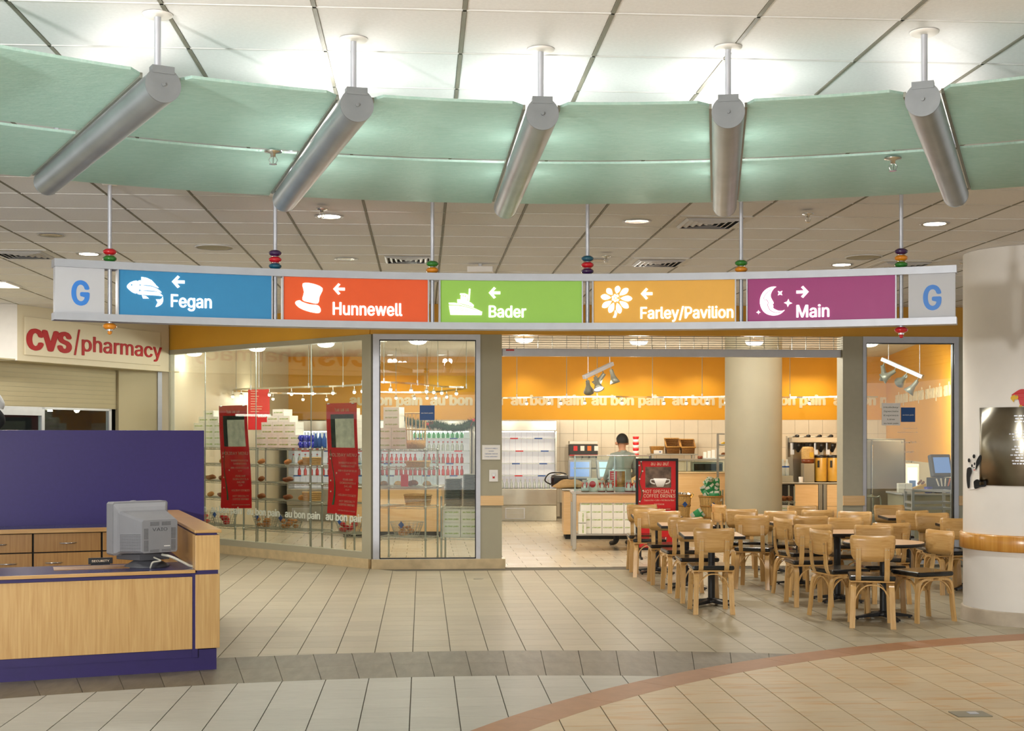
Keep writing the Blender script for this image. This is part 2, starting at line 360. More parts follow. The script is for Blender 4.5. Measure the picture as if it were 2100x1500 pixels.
# ================================================================== FLOOR
T = .305
FX0, FY0 = -.077, 9.08
DC, DO, DI = Vector((.43, .86)), 9.80, 8.68          # dark band circle
TC, TO, TI = Vector((7.05, 3.38)), 8.065, 7.765      # terracotta ring
floor = MB().box(-16, 16, -8, 32, -.2, -.006).build('floor', 'grout', kind='structure')
def clip(poly, n, d):                                # keep points with n.p <= d
    out = []
    for i in range(len(poly)):
        a, b = poly[i], poly[(i + 1) % len(poly)]; da, db = n.dot(a) - d, n.dot(b) - d
        if da <= 0: out.append(a)
        if da * db < 0: out.append(a + (b - a) * (da / (da - db)))
    return out
def circ_clip(poly, C, r, inside):
    c = sum(poly, Vector((0, 0))) / len(poly)
    n = (c - C).normalized(); d = n.dot(C) + r
    return clip(poly, n, d) if inside else clip(poly, -n, -d)
SHOP_LINE = 17.36
A_ = cw(-1.86, 17.32); B_ = cw(-5.36, 20.56)         # angled shop front from the corner to the pharmacy
An = Vector((B_.y - A_.y, -(B_.x - A_.x))).normalized()   # points into the shop
if An.dot(Vector((0, 1))) < 0: An = -An
tiles = []
for i in range(-32, 34):
    for j in range(-38, 42):
        x0, y0 = FX0 + i * T, FY0 + j * T
        if y0 < -2: continue
        base = [Vector((x0 + .0035, y0 + .0015)), Vector((x0 + T - .0035, y0 + .0015)), Vector((x0 + T - .0035, y0 + T - .0015)), Vector((x0 + .0035, y0 + T - .0015))]
        if y0 + T > SHOP_LINE and x0 > -.7: base = clip(base, Vector((0, 1)), SHOP_LINE)
        if y0 + T > 17.2: base = clip(base, An, An.dot(A_.xy) - .02)
        if len(base) < 3: continue
        for reg, ops in (('tile_peach', ((TC, TI, True),)), ('tile_grey', ((TC, TO, False), (DC, DI, True))), ('tile_beige', ((TC, TO, False), (DC, DO, False)))):
            p = list(base)
            for C, r, ins in ops:
                ds = [(q - C).length - r for q in p] if p else []
                if not p: break
                if ins and max(ds) <= 0 or (not ins and min(ds) >= 0): continue
                if ins and min(ds) >= 0 or (not ins and max(ds) <= 0): p = []; break
                p = circ_clip(p, C, r, ins)
            if len(p) >= 3:
                c = sum(p, Vector((0, 0))) / len(p)
                u, v, z = proj((c.x, c.y, 0))
                vis = z > .5 and -40 < u < 2140 and v < 1530
                tiles.append((0 if vis else 1, -abs(v) if vis else 0, reg, p, c))
# the two rings are laid from cut pieces
def sector(C, r0, r1, a0, a1, n=4):
    return [C + Vector((math.cos(a0 + (a1 - a0) * k / n), math.sin(a0 + (a1 - a0) * k / n))) * r1 for k in range(n + 1)] + \
           [C + Vector((math.cos(a1 + (a0 - a1) * k / n), math.sin(a1 + (a0 - a1) * k / n))) * r0 for k in range(n + 1)]
rest = MB(); RK = {'tile_peach': 0, 'tile_grey': 1, 'tile_beige': 2}
tiles.sort(key=lambda t: (t[0], t[1]))
tm = {}
for k, (inv, _, reg, p, c) in enumerate(tiles):
    full = len(p) == 4 and abs((p[0] - p[2]).length - math.hypot(T - .007, T - .003)) < 1e-4
    if k < 300 and not inv:
        if full:
            if reg not in tm: tm[reg] = MB().prism([q - c for q in p], -.008, 0).mesh('floor_tile', reg)
            me = tm[reg]
        else: me = MB().prism([q - c for q in p], -.008, 0).mesh('floor_tile', reg)
        ob('floor_tile', me, floor, loc=(c.x, c.y, 0))
    else: rest.prism(p, -.008, 0, RK[reg])
rest.build('tiles_beyond', ['tile_peach', 'tile_grey', 'tile_beige'], floor, kind='stuff')
n = 0
for ring, (r0, r1) in enumerate(((DI, (DI + DO) / 2), ((DI + DO) / 2, DO))):
    da = T / DO
    for k in range(-2, 40):
        a0 = R(60) + k * da + 0.003; a1 = a0 + da - .0005
        p = sector(DC, r0 + .001, r1 - .001, a0, a1, 3)
        ds = [(q - TC).length - TO for q in p]
        if max(ds) < 0: continue
        if min(ds) < 0: p = circ_clip(p, TC, TO, False)
        if len(p) >= 3:
            c = sum(p, Vector((0, 0))) / len(p)
            ob('band_tile', MB().prism([q - c for q in p], -.008, 0).mesh('band_tile', 'tile_dark'), floor, loc=(c.x, c.y, 0))
for k in range(26):
    a0 = R(92) + k * .09; p = sector(TC, TI, TO, a0 - .09, a0 - .0004, 5)
    c = sum(p, Vector((0, 0))) / len(p)
    ob('border_strip', MB().prism([q - c for q in p], -.008, 0.0005).mesh('border_strip', 'tile_terra'), floor, loc=(c.x, c.y, 0))
mat('fd_metal', '8f8a78', .4, .6)
fb = E('floor_outlet', 'small brass floor outlet cover set in the peach tiles', 'outlet', onh(1990, 1466) + Vector((0, 0, 0)), 0)
MB().bbox(-.11, .11, -.08, .08, -.004, .006, .003).build('cover', 'fd_metal', fb); MB().box(-.01, .05, -.02, .04, .006, .009).build('flap', 'alu', fb)
d = onh(982, 1188); MB().lathe([(0, .004), (.055, .004), (.07, .001), (.07, -.01)], 20).build('drain_cover', 'fd_metal', None, 'round brass floor cover in front of the grey-green pier', 'floor cover', loc=d)
# shop floor: paler tiles, staggered joints, too far off to pick apart
m, nt, b = nodes('shop_tile'); L = nt.links.new
g = nn(nt, 'ShaderNodeNewGeometry'); br = nn(nt, 'ShaderNodeTexBrick'); br.inputs['Scale'].default_value = 1
br.inputs['Brick Width'].default_value = .46; br.inputs['Row Height'].default_value = .305; br.inputs['Mortar Size'].default_value = .004
br.inputs['Color1'].default_value = lin('cdc1aa'); br.inputs['Color2'].default_value = lin('d6cbb6'); br.inputs['Mortar'].default_value = lin('8d816c')
L(g.outputs['Position'], br.inputs['Vector']); L(br.outputs['Color'], b.inputs['Base Color']); b.inputs['Roughness'].default_value = .25
S3 = cw(9.4, 17.0); BW0 = cw(-4.74, 27.8); BW1 = cw(7.9, 27.8)
shop_poly = [A_.xy, Vector((A_.x, SHOP_LINE)), Vector((8.6, SHOP_LINE)), cw(6.55, 18.0).xy, BW1.xy, BW0.xy, B_.xy]
shop_poly = [A_.xy, Vector((7.75, SHOP_LINE)), BW1.xy, BW0.xy, B_.xy]
MB().prism(shop_poly, -.02, .001).build('floor_shop', 'shop_tile', kind='structure')
MB().prism(shop_poly, SHOPC, SHOPC + .04).build('ceiling_shop', 'shop_ceiling', kind='structure')
# ================================================================== CEILING
ceil = MB().box(-16, 16, -8, 32, CEIL + .02, CEIL + .1).build('ceiling', 'tbar', kind='structure')
G = .61; GX, GY = .173, 5.382
grid = MB(); tl = []
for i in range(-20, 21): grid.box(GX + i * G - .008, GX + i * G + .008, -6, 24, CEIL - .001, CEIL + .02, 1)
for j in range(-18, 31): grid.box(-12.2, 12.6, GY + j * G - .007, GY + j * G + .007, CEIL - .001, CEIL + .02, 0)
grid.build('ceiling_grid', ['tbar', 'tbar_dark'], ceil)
for i in range(-20, 20):
    for j in range(-18, 30):
        c = Vector((GX + (i + .5) * G, GY + (j + .5) * G))
        u, v, z = proj((c.x, c.y, CEIL))
        tl.append((0 if (z > 1 and -150 < u < 2250 and -80 < v < 700) else 1, abs(z), c))
tl.sort(key=lambda t: t[:2])
h = G / 2 - .0075; tme = MB().box(-h, h, -h, h, .002, .018).mesh('ceiling_tile', 'acoustic')
bm = bmesh.new(); bm.from_mesh(tme)
bmesh.ops.bevel(bm, geom=[e for e in bm.edges if all(abs(v.co.z - .002) < 1e-5 for v in e.verts)], offset=.004, segments=1, affect='EDGES'); bm.to_mesh(tme); bm.free()
rest = MB()
for k, (inv, _, c) in enumerate(tl):
    if k < 300 and not inv: ob('ceiling_tile', tme, ceil, loc=(c.x, c.y, CEIL))
    else: rest.box(c.x - h, c.x + h, c.y - h, c.y + h, CEIL + .002, CEIL + .018)
rest.build('tiles_beyond', 'acoustic', ceil, kind='stuff')
# ================================================================== SHOP FRONT
Y0 = SHOP_LINE
def fx(u, Y=Y0):                                     # world X seen at column u on the plane Y
    k = (u - CX) / F                                 # X*CA - Y*SA = k*(X*SA + Y*CA)
    return Y * (k * CA + SA) / (CA - k * SA)
def fh(v, u, Y=Y0):
    X = fx(u, Y); z = X * SA + Y * CA
    return EYE - (v - HY) / F * z
HEAD = 3.08
# yellow fascia above the straight front, with the angled part a wall of its own
MB().box(A_.x, 11.5, Y0 - .02, Y0 + .16, HEAD, CEIL).build('wall_header', 'fascia_yellow', kind='structure')
ang = math.atan2(B_.y - A_.y, B_.x - A_.x)
LA = (B_ - A_).length
MA = frame_to(A_, ang)                               # local x runs from the corner to the pharmacy; -y side faces the shop?
side = 1 if (MA.to_3x3() @ Vector((0, 1, 0))).xy.dot(An) > 0 else -1     # side*y points into the shop
MB().box(0, LA + .3, -.02 * side if side > 0 else -.16, .16 if side > 0 else .02, HEAD, CEIL, M=MA).build('wall_header_angled', 'fascia_yellow', kind='structure')
# curbs
MB().bbox(fx(762), fx(1036), Y0 - .06, Y0 + .2, -.01, .125, .006).build('baseboard_front', 'marble', kind='structure')
MB().box(-.02, LA + .3, -.06 if side > 0 else -.2, .2 if side > 0 else .06, -.01, .125, M=MA).build('baseboard_angled', 'marble', kind='structure')
# piers with their wooden bumper blocks
def pier(name, u0, u1, mt, base=True):
    p = ob(name, None, kind='structure'); a, b_ = fx(u0), fx(u1)
    MB().box(a, b_, Y0 - .03, Y0 + .22, .1 if base else 0, HEAD).build('shaft', mt, p)
    MB().bbox(a, b_ + .02, Y0 - .055, Y0 - .03, fh(1037, u0), fh(1017, u0), .004).build('bumper_block', 'maple', p)
    return p
pier('wall_pier_near_corner', 985, 1029, 'pier_green'); pier('wall_pier_gate_side', 1727, 1768, 'pier_grey', False); pier('wall_pier_by_column', 1964, 2420, 'pier_grey', False)
# window 2: straight pane beside the corner
def window(name, u0, u1, g0, g1, v0, v1, sill):
    w_ = ob(name, None, kind='structure'); a, b_ = fx(u0), fx(u1); c, d_ = fx(g0), fx(g1)
    top, gt, gb = HEAD, fh(v0, g0), fh(v1, g0)
    f = MB(); f.box(a, c, Y0 - .04, Y0 + .08, sill, top); f.box(d_, b_, Y0 - .04, Y0 + .08, sill, top)
    f.box(c, d_, Y0 - .04, Y0 + .08, gt, top); f.box(c, d_, Y0 - .04, Y0 + .08, sill, gb); f.build('window_frame', 'alu', w_)
    k = MB(); e = .012
    k.box(c, c + e, Y0 - .02, Y0 + .04, gb, gt); k.box(d_ - e, d_, Y0 - .02, Y0 + .04, gb, gt); k.box(c, d_, Y0 - .02, Y0 + .04, gt - e, gt); k.box(c, d_, Y0 - .02, Y0 + .04, gb, gb + e)
    k.build('gasket', 'black', w_)
    MB().box(c, d_, Y0, Y0 + .01, gb, gt).build('pane', 'pane_glass', w_)
    return w_
window('window_1', 765, 985, 778, 976, 697, 1147, .12)
window('window_2', 1768, 1964, 1775, 1955, 704, 1150, .02)
# window 3: the angled run of four frameless panes
wa = ob('window_3', None, kind='structure')
def ax(u):                                           # distance along the angled front at column u
    dx, dy = math.cos(ang), math.sin(ang); k = (u - CX) / F
    return ((k * SA - CA) * A_.x + (SA + k * CA) * A_.y) / (-(k * SA - CA) * dx - (SA + k * CA) * dy)
s0, s1, s2, s3, s4 = 0.16, ax(638), ax(525), ax(421), LA - .02
f = MB(); y0, y1 = (-.03, .07) if side > 0 else (-.07, .03)
f.box(-.04, .14, y0, y1, .12, HEAD, M=MA); f.box(.14, LA, y0, y1, .12, .21, M=MA); f.box(.14, LA, y0, y1, HEAD - .07, HEAD, M=MA); f.box(LA - .05, LA + .03, y0, y1, .12, HEAD, M=MA)
f.build('window_frame', 'pier_green', wa)
for a, b_ in ((s0, s1), (s1, s2), (s2, s3), (s3, s4)):
    MB().box(a + .004, b_ - .004, -.005, .005, .205, HEAD - .06, M=MA).build('pane', 'pane_glass', wa)
j = MB()
for a in (s1, s2, s3): j.box(a - .004, a + .004, -.006, .006, .205, HEAD - .06, M=MA)
j.build('pane_joint', 'alu_dark', wa)
# back of the shop
wb = ob('wall_back', None, kind='structure')
BY = BW1; dirb = (BW1 - BW0).normalized(); rb = math.atan2(dirb.y, dirb.x); MBK = frame_to(BW0, rb); LB = (BW1 - BW0).length
MB().box(-.2, LB + .2, .012, .2, 0, SHOPC, M=MBK).build('wall_base', 'grout_shop', wb)
MB().box(-.2, LB + .2, 0, .02, 2.085, SHOPC, M=MBK).build('yellow_paint', 'shop_yellow', wb)
tilemat('wall_tile', 'd9cdb8', .03, .3, mott=.03)
wt = .292; wtm = MB().bbox(.002, wt - .002, 0, .012, .002, wt - .002, .002).mesh('wall_tile', 'wall_tile')
WT0 = 4.74 + zx(1148, 27.8)
for c in range(21):
    for r_ in range(6):
        p = MBK @ Vector((WT0 + c * wt, 0, 2.085 - (r_ + 1) * wt)); ob('wall_tile', wtm, wb, loc=p, rot=rb)
rest = MB()
for c in list(range(-17, 0)) + list(range(21, 28)):
    for r_ in range(7): rest.box(WT0 + c * wt + .002, WT0 + (c + 1) * wt - .002, 0, .012, 2.085 - (r_ + 1) * wt + .002, 2.085 - r_ * wt - .002, M=MBK)
rest.build('wall_tiles_beyond', 'wall_tile', wb, kind='stuff')
# right-hand and left-hand shop walls
SR = Vector((7.75, SHOP_LINE, 0)); dr = BW1 - SR; ML = frame_to(SR, math.atan2(dr.y, dr.x)); LR = dr.length
ws = ob('wall_shop_right', None, kind='structure')
MB().box(.0, LR, -.2, .0, 1.28, SHOPC, M=ML).build('yellow_paint', 'shop_yellow', ws); MB().box(0, LR, -.2, .01, 0, 1.28, M=ML).build('dado', 'cream', ws)
dl = BW0 - B_; ML2 = frame_to(B_, math.atan2(dl.y, dl.x))
MB().box(-.05, dl.length, -.02, .15, 0, SHOPC, M=ML2).build('wall_shop_left', 'cream', kind='structure')
# lettering that runs round the top of the shop walls
def stencil(me, m): return setm(me, m)
lm = setm(text('au bon pain', .40, .05, .004, .98, 'LEFT', sp=1.02), 'white')
wdt = max(v.co.x for v in lm.vertices)
mat('letter_pale', 'd8c8a4', .5)
lm.materials.clear(); lm.materials.append(MATS['letter_pale'])
k0 = 4.74 + zx(1048, 27.8) - 2 * (wdt + .17)
while k0 < LB - .6:
    ob('lettering', lm, wb, loc=MBK @ Vector((k0, -.003, 2.40)), rot=(R(90), 0, rb)); k0 += wdt + .17
k0 = 1.3
while k0 < LR - 1.2:
    ob('lettering', lm, ws, loc=ML @ Vector((LR - k0, .006, 2.40)), rot=(R(90), 0, math.atan2(dr.y, dr.x) + math.pi)); k0 += wdt + .17
# columns
def column(name, p, r, h0, h1, mt):
    c = ob(name, None, kind='structure', loc=p); MB().lathe([(r, h0), (r, h1)], 64).build('shaft', mt, c); return c
c2 = column('column_2', cw(zx(1545, 20.6), 20.6), .44, 0, SHOPC, 'pier_green')
CP = cw(4.92, 12.5)
c1 = column('column_1', CP, .605, .1, CEIL, 'column_paint')
MB().lathe([(.605, .13), (.625, .12), (.63, .0), (.64, -.005)], 64).build('base', 'base_tan', c1)
# pharmacy front at the left
P0, P1 = cw(-6.52, 17.35), cw(-5.33, 20.45); dp = P1 - P0; rp = math.atan2(dp.y, dp.x); MP = frame_to(P0, rp); LP = dp.length
# local +y of MP points left/back (away from the viewer)
MB().box(0, LP, 0, .14, 2.74, CEIL, M=MP).build('wall_pharmacy_soffit', 'cream', kind='structure')
q = cw(-9.2, 16.6); dq = P0 - q; MQ = frame_to(q, math.atan2(dq.y, dq.x))
MB().box(0, dq.length, 0, .14, 2.74, CEIL, M=MQ).build('wall_pharmacy_soffit_end', 'white_paint', kind='structure')
MB().box(-3, LP + .3, 0.02, 2.5, 2.742, 2.76, M=MP).build('ceiling_pharmacy', 'cream_dim', kind='structure')
ph = ob('wall_pharmacy', None, kind='structure')
MB().box(-.9, 2.72, .50, .56, 2.15, 2.742, M=MP).build('shutter', 'cream_dim', ph)
MB().box(-3.5, -.15, .5, .56, 0, 2.15, M=MP).build('side_wall', 'cream_dim', ph); MB().box(-3.5, -.9, .5, .56, 2.15, 2.742, M=MP).build('side_wall', 'cream_dim', ph)
rl = MB()
for k in range(9): rl.box(-.9, 2.72, .495, .5, 2.16 + k * .065, 2.162 + k * .065, M=MP)
rl.build('shutter_joint', 'pier_green', ph)
a, b_ = cw(-5.98, 20.02), cw(-5.52, 20.5); dd = b_ - a; MW = frame_to(a, math.atan2(dd.y, dd.x))
MB().box(0, dd.length, 0, .1, 0, 2.742, M=MW).build('return_wall', 'cream_dim', ph)
a, b_ = cw(-5.52, 20.5), cw(-5.36, 20.6); dd = b_ - a; MW = frame_to(a, math.atan2(dd.y, dd.x))
MB().box(.0, dd.length * .35, -.02, .1, 0, 2.742, M=MW).build('jamb', 'alu', ph); MB().box(dd.length * .35, dd.length * .75, -.015, .1, 0, 2.742, M=MW).build('jamb_gap', 'black', ph)
wp = ob('window_4', None, kind='structure')
f = MB()
for x in (-.15, 1.05, 2.52): f.box(x, x + .06, .50, .56, 0, 2.15, M=MP)
f.box(-.15, 1.05, .50, .56, 2.03, 2.15, M=MP); f.box(1.05, 2.58, .5, .56, 2.12, 2.15, M=MP); f.build('window_frame', 'alu', wp)
MB().box(-.09, 1.05, .52, .53, 0, 2.03, M=MP).build('pane', 'case_glass', wp); MB().box(1.11, 2.52, .52, .53, 0, 2.12, M=MP).build('pane', 'case_glass', wp)
MB().box(-3, 7.0, 2.2, 2.3, 0, 2.75, M=MP).build('wall_pharmacy_back', 'dark', kind='structure')
# ================================================================== HANGING GLASS CANOPY (ring about a point in front of the lens)
KX, KZ = .40, 2.23
KP = cw(KX, KZ)
def lp(r, phi, h=0): return Vector((r * math.sin(phi), r * math.cos(phi), h))
AXH = 3.17
can = E('hanging_canopy', 'curved canopy of green frosted glass panels between grey tubes under the ceiling', 'canopy', (KP.x, KP.y, AXH), -YAW)
PH = [R(-30.2 + 13.0 * i) for i in range(-1, 6)]
tr = .072
tub = MB(); n = 28; a0, a1 = R(125), R(415)            # open-topped trough: a gap of 70 degrees at the top lets the lamps shine up
for rr in (tr, tr - .006):
    vs = [(rr * math.cos(a0 + (a1 - a0) * i / n), y, rr * math.sin(a0 + (a1 - a0) * i / n)) for y in (3.62, 6.0) for i in range(n + 1)]
    tub.add(vs, [(i, i + 1, n + 2 + i, n + 1 + i) for i in range(n)], 0, True)
tme = tub.mesh('light_tube', 'tube_metal')
cap = MB(); cap.cyl((0, 3.612, 0), (0, 3.622, 0), tr + .001, 32); cap.box(-.045, .045, 3.608, 3.66, .045, .076); cap.cyl((0, 3.605, .0), (0, 3.612, 0), .008, 10)
mat('cap_metal', '84898c', .45, .5); capm = cap.mesh('end_cap', 'cap_metal'); cap2 = MB().cyl((0, 5.995, 0), (0, 6.003, 0), tr + .001, 32).mesh('end_cap', 'tube_metal')
rod = MB().cyl((0, 3.70, .05), (0, 3.70, CEIL - AXH), .014, 14).mesh('hanger_rod', 'alu'); plate = MB().lathe([(.0, -.012), (.05, -.012), (.062, -.004), (.062, .0)], 24, c=(0, 3.70, CEIL - AXH)).mesh('ceiling_plate', 'white_paint')
rod2 = MB().cyl((0, 5.75, .05), (0, 5.75, CEIL - AXH), .014, 14).mesh('hanger_rod', 'alu')
brk = MB()
for s in (-1, 1):
    brk.box(s * .078 - .006, s * .078 + .006, 3.66, 5.98, .028, .05)
    for k in range(14): brk.cyl((s * .088, 3.72 + k * .17, .045), (s * .088, 3.72 + k * .17, .06), .008, 6)
brk = brk.mesh('clamp_bar', 'alu_dark'); lampm = MB().cyl((0, 3.70, .0), (0, 5.92, .0), .014, 10).mesh('lamp', 'tube_light')
ld = bpy.data.lights.new('uplight', 'AREA'); ld.shape = 'RECTANGLE'; ld.size = .07; ld.size_y = 2.2; ld.energy = 1.8; ld.color = (1, .95, .90)
pld = bpy.data.lights.new('tube_lamp', 'POINT'); pld.energy = 2.3; pld.shadow_soft_size = .05; pld.color = (1, .95, .90)
for ti, p in enumerate(PH):
    t = ob('light_tube', tme, can, rot=-p)
    for nm, me in (('end_cap', capm), ('end_cap', cap2), ('hanger_rod', rod), ('hanger_rod', rod2), ('ceiling_plate', plate), ('clamp_bar', brk), ('lamp', lampm)): ob(nm, me, t)
    l = bpy.data.objects.new('uplight', ld); COL.objects.link(l); l.parent = t; l.location = (0, 4.82, .07); l.rotation_euler = (R(180), 0, 0)
    for yy in (4.25, 5.1) if ti in (2, 3, 4) else ():
        for sx in (-1, 1): l = bpy.data.objects.new('tube_lamp', pld); COL.objects.link(l); l.parent = t; l.location = (sx * .05, yy, .135)
def gpanel(p0, p1, r0, r1, cham):
    def edge(r, a, s):                                # point on circle r at sideways distance .083 from the tube axis at angle a
        d = math.asin(.083 / r); return a + s * d
    n = 14; q = []
    e0, e1 = edge(r0, p0, 1), edge(r0, p1, -1)
    if cham:
        c = .03; q += [lp(r0 + .06, edge(r0 + .06, p0, 1)), lp(r0, e0 + c / r0)]; e0 += c / r0 + .006; e1 -= c / r0 + .006
    for i in range(n + 1): q.append(lp(r0, e0 + (e1 - e0) * i / n))
    if cham: q += [lp(r0 + .06, edge(r0 + .06, p1, -1))]
    e0, e1 = edge(r1, p0, 1), edge(r1, p1, -1)
    for i in range(n + 1): q.append(lp(r1, e1 + (e0 - e1) * i / n))
    return [(v.x, v.y) for v in q]
for i in range(len(PH) - 1):
    for r0, r1, c in ((3.60, 4.78, 1), (4.865, 6.09, 0)):
        MB().prism(gpanel(PH[i], PH[i + 1], r0, r1, c), .038, .050).build('glass_panel', 'canopy_glass', can)
# sprinkler heads that drop through the slot between the panels
def sprinkler(u, v, h, label, drop=.06):
    p = onh(u, v, h); s = E('sprinkler', label, 'sprinkler', p, 0)
    MB().cyl((0, 0, 0), (0, 0, CEIL - h), .012, 10).build('pipe', 'alu_dark', s) if CEIL - h > .1 else None
    MB().lathe([(.0, .0), (.045, .002), (.045, -.006), (.014, -.012), (.012, -.03), (0, -.03)], 16).build('escutcheon', 'chrome', s)
    b = MB(); b.tube([(.012, 0, -.028), (.022, 0, -.045), (.012, 0, -.065)], .003, 6); b.tube([(-.012, 0, -.028), (-.022, 0, -.045), (-.012, 0, -.065)], .003, 6); b.cyl((0, 0, -.03), (0, 0, -.065), .004, 6)
    b.build('frame_arm', 'chrome', s); MB().cyl((0, 0, -.066), (0, 0, -.069), .02, 12).build('deflector', 'chrome', s)
sprinkler(560, 310, 3.20, 'chrome sprinkler head in the canopy slot beside the second tube')
sprinkler(1831, 324, 3.20, 'chrome sprinkler head in the canopy slot beside the tube nearest the column')
sprinkler(660, 428, CEIL - .03, 'sprinkler hanging from the ceiling above the top hat sign')
sprinkler(1657, 438, CEIL - .03, 'sprinkler hanging from the ceiling above the purple sign panel')
sprinkler(1243, 525, CEIL - .03, 'sprinkler hanging from the ceiling above the amber sign panel')
sprinkler(1977, 540, CEIL - .03, 'sprinkler hanging from the ceiling beside the white column')
# ================================================================== CEILING FIXTURES
def downlight(u, v, lit, label, power=0, p=None):
    p = p or onh(u, v, CEIL); d = E('downlight', label, 'ceiling light', p, 0, 'recessed round ceiling lights')
    MB().lathe([(.095, -.001), (.115, -.006), (.12, 0)], 28).build('trim_ring', 'alu', d)
    MB().lathe([(.096, -.004), (.07, -.002), (.06, -.001)], 28).build('reflector', 'chrome', d)
    MB().lathe([(.0, -.003), (.088, -.0045)], 24).build('lens', 'lamp_warm' if lit else 'chrome', d)
    if power: spot(p - Vector((0, 0, .03)), power)
    return d
def spot(p, power, ang=125, col=(1, .965, .90), size=.09, name='downlight_beam'):
    l = bpy.data.lights.new(name, 'SPOT'); l.energy = power; l.spot_size = R(ang); l.spot_blend = .7; l.color = col; l.shadow_soft_size = size
    o = bpy.data.objects.new(name, l); COL.objects.link(o); o.location = p; return o
DL = 100
downlight(105, 482, 0, 'unlit round ceiling light near the picture edge above the grey G panel')
downlight(182, 521, 1, 'lit round ceiling light just above the rail beside the red and green beads', DL)
downlight(675, 444, 1, 'lit round ceiling light below the canopy above the orange sign panel', DL)
downlight(710, 531, 0, 'unlit round ceiling light just above the orange sign panel')
downlight(1306, 454, 0, 'unlit round ceiling light below the canopy above the amber sign panel')
downlight(1225, 534, 0, 'unlit round ceiling light beside the blue bead')
downlight(1917, 459, 1, 'lit round ceiling light under the last canopy tube toward the column', DL)
downlight(1726, 543, 1, 'lit round ceiling light just above the purple sign panel', DL)
for x, y in ((-2.6, 1.0), (.6, 1.0), (3.6, 1.2), (-3.4, 8.6), (5.2, 7.6)):      # lamps of the hall that the frame does not show
    spot(Vector((x, y, CEIL - .03)), 110)
for x, y, lb in ((-3.1, 14.6, 'blue'), (-1.2, 14.9, 'orange'), (.8, 15.2, 'green'), (2.9, 15.2, 'amber'), (5.0, 15.0, 'purple')): downlight(0, 0, 1, 'added lit round ceiling light, unseen behind the %s sign panel' % lb, 92, Vector((x, y, CEIL)))  # extra downlights added out of sight to brighten the shop front
tf = E('ceiling_troffer', 'square lit ceiling panel at the picture edge before the pharmacy soffit', 'ceiling light', onh(-25, 582, CEIL), 0)
MB().bbox(-.3, .3, -.3, .3, -.015, .0, .004).build('frame', 'white_paint', tf); MB().box(-.27, .27, -.27, .27, -.018, -.015).build('diffuser', 'lamp_dome', tf)
al = bpy.data.lights.new('troffer_light', 'AREA'); al.size = .55; al.energy = 130; al.color = (1, .96, .88)
alo = bpy.data.objects.new('troffer_light', al); COL.objects.link(alo); alo.location = onh(-25, 582, CEIL) - Vector((0, 0, .03))
def vent(u, v, label, s=.29, off=0):
    p = onh(u, v, CEIL); o = E('ceiling_vent', label, 'air vent', p, 0, 'square louvred ceiling diffusers')
    m_ = MB(); m_.box(-s, s, -s, s, -.004, .002); m_.build('faceplate', 'tbar', o)
    m_ = MB(); m_.box(-s * .8, s * .8, -s * .8, s * .8, -.006, -.003); m_.build('throat', 'dark', o)
    for k in range(5):
        q = s * (.8 - k * .16); f = MB()
        for sx in (-1, 1):
            for axis in (0, 1):
                w_ = [(q, -.006), (q - .012, -.006), (q - .03, -.022), (q - .02, -.022)]
                # one blade per side, sloping in
                vs = []
                for e in (-1, 1):
                    for d_, h_ in w_:
                        vs.append((sx * d_, e * d_, h_) if axis == 0 else (e * d_, sx * d_, h_))
                f.add(vs, [(0, 1, 2, 3), (7, 6, 5, 4), (0, 4, 5, 1), (1, 5, 6, 2), (2, 6, 7, 3), (3, 7, 4, 0)])
        f.build('louvre', 'alu', o)
vent(1455, 456, 'louvred ceiling vent behind the end of the fourth canopy tube')
vent(1350, 538, 'louvred ceiling vent just above the amber sign panel')
vent(838, 531, 'louvred ceiling vent above the sign beside the green and orange beads')
vent(1848, 543, 'louvred ceiling vent behind the beads at the end of the sign')
vent(48, 521, 'louvred ceiling vent at the picture edge above the pharmacy soffit')
for u, v, lb in ((440, 507, 'flat round ceiling speaker above the blue sign panel'), (1771, 527, 'flat round ceiling speaker near the white column')):
    o = E('ceiling_speaker', lb, 'speaker', onh(u, v, CEIL), 0); MB().lathe([(0, -.008), (.15, -.008), (.165, -.004), (.17, 0)], 32).build('grille', 'pier_green', o); MB().lathe([(.165, -.009), (.178, -.006), (.178, 0)], 32).build('rim', 'tbar', o)
o = E('ceiling_camera', 'small white box on a bracket under the ceiling above the green sign panel', 'camera', onh(985, 541, CEIL), R(-8))
MB().cyl((0, 0, 0), (0, 0, -.03), .02, 10).build('mount', 'tbar', o); MB().bbox(-.13, .13, -.05, .05, -.09, -.03, .008).build('housing', 'white_paint', o)
# ================================================================== WAYFINDING SIGN
RS = 7.52; SB = 2.527
sign = E('hanging_sign', 'long curved illuminated sign with five coloured panels hung on rods', 'sign', (KP.x, KP.y, SB), -YAW)
def ph(u, r=RS):
    k = (u - CX) / F; a = k * k + 1; b = -2 * (k * KX + KZ); c = KX * KX + KZ * KZ - r * r
    z = (-b + math.sqrt(b * b - 4 * a * c)) / (2 * a); return math.atan2(k * z - KX, z - KZ), z
def arcbox(m, p0, p1, r0, r1, h0, h1, mi=0, n=None):
    n = n or max(2, int(abs(p1 - p0) / .012)); vs = []
    for i in range(n + 1):
        p = p0 + (p1 - p0) * i / n; vs += [lp(r0, p, h0), lp(r1, p, h0), lp(r1, p, h1), lp(r0, p, h1)]
    fs = [(0, 1, 2, 3), tuple(4 * n + k for k in (3, 2, 1, 0))]
    for j in range(n):
        for k in range(4): fs.append((4 * j + k, 4 * j + 4 + k, 4 * j + 4 + (k + 1) % 4, 4 * j + (k + 1) % 4))
    return m.add(vs, fs, mi)
SH = .412
pe0, pe1 = ph(110)[0], ph(1962)[0]
arcbox(MB(), pe0, pe1, RS - .035, RS + .10, SH - .052, SH).build('top_rail', 'alu', sign)
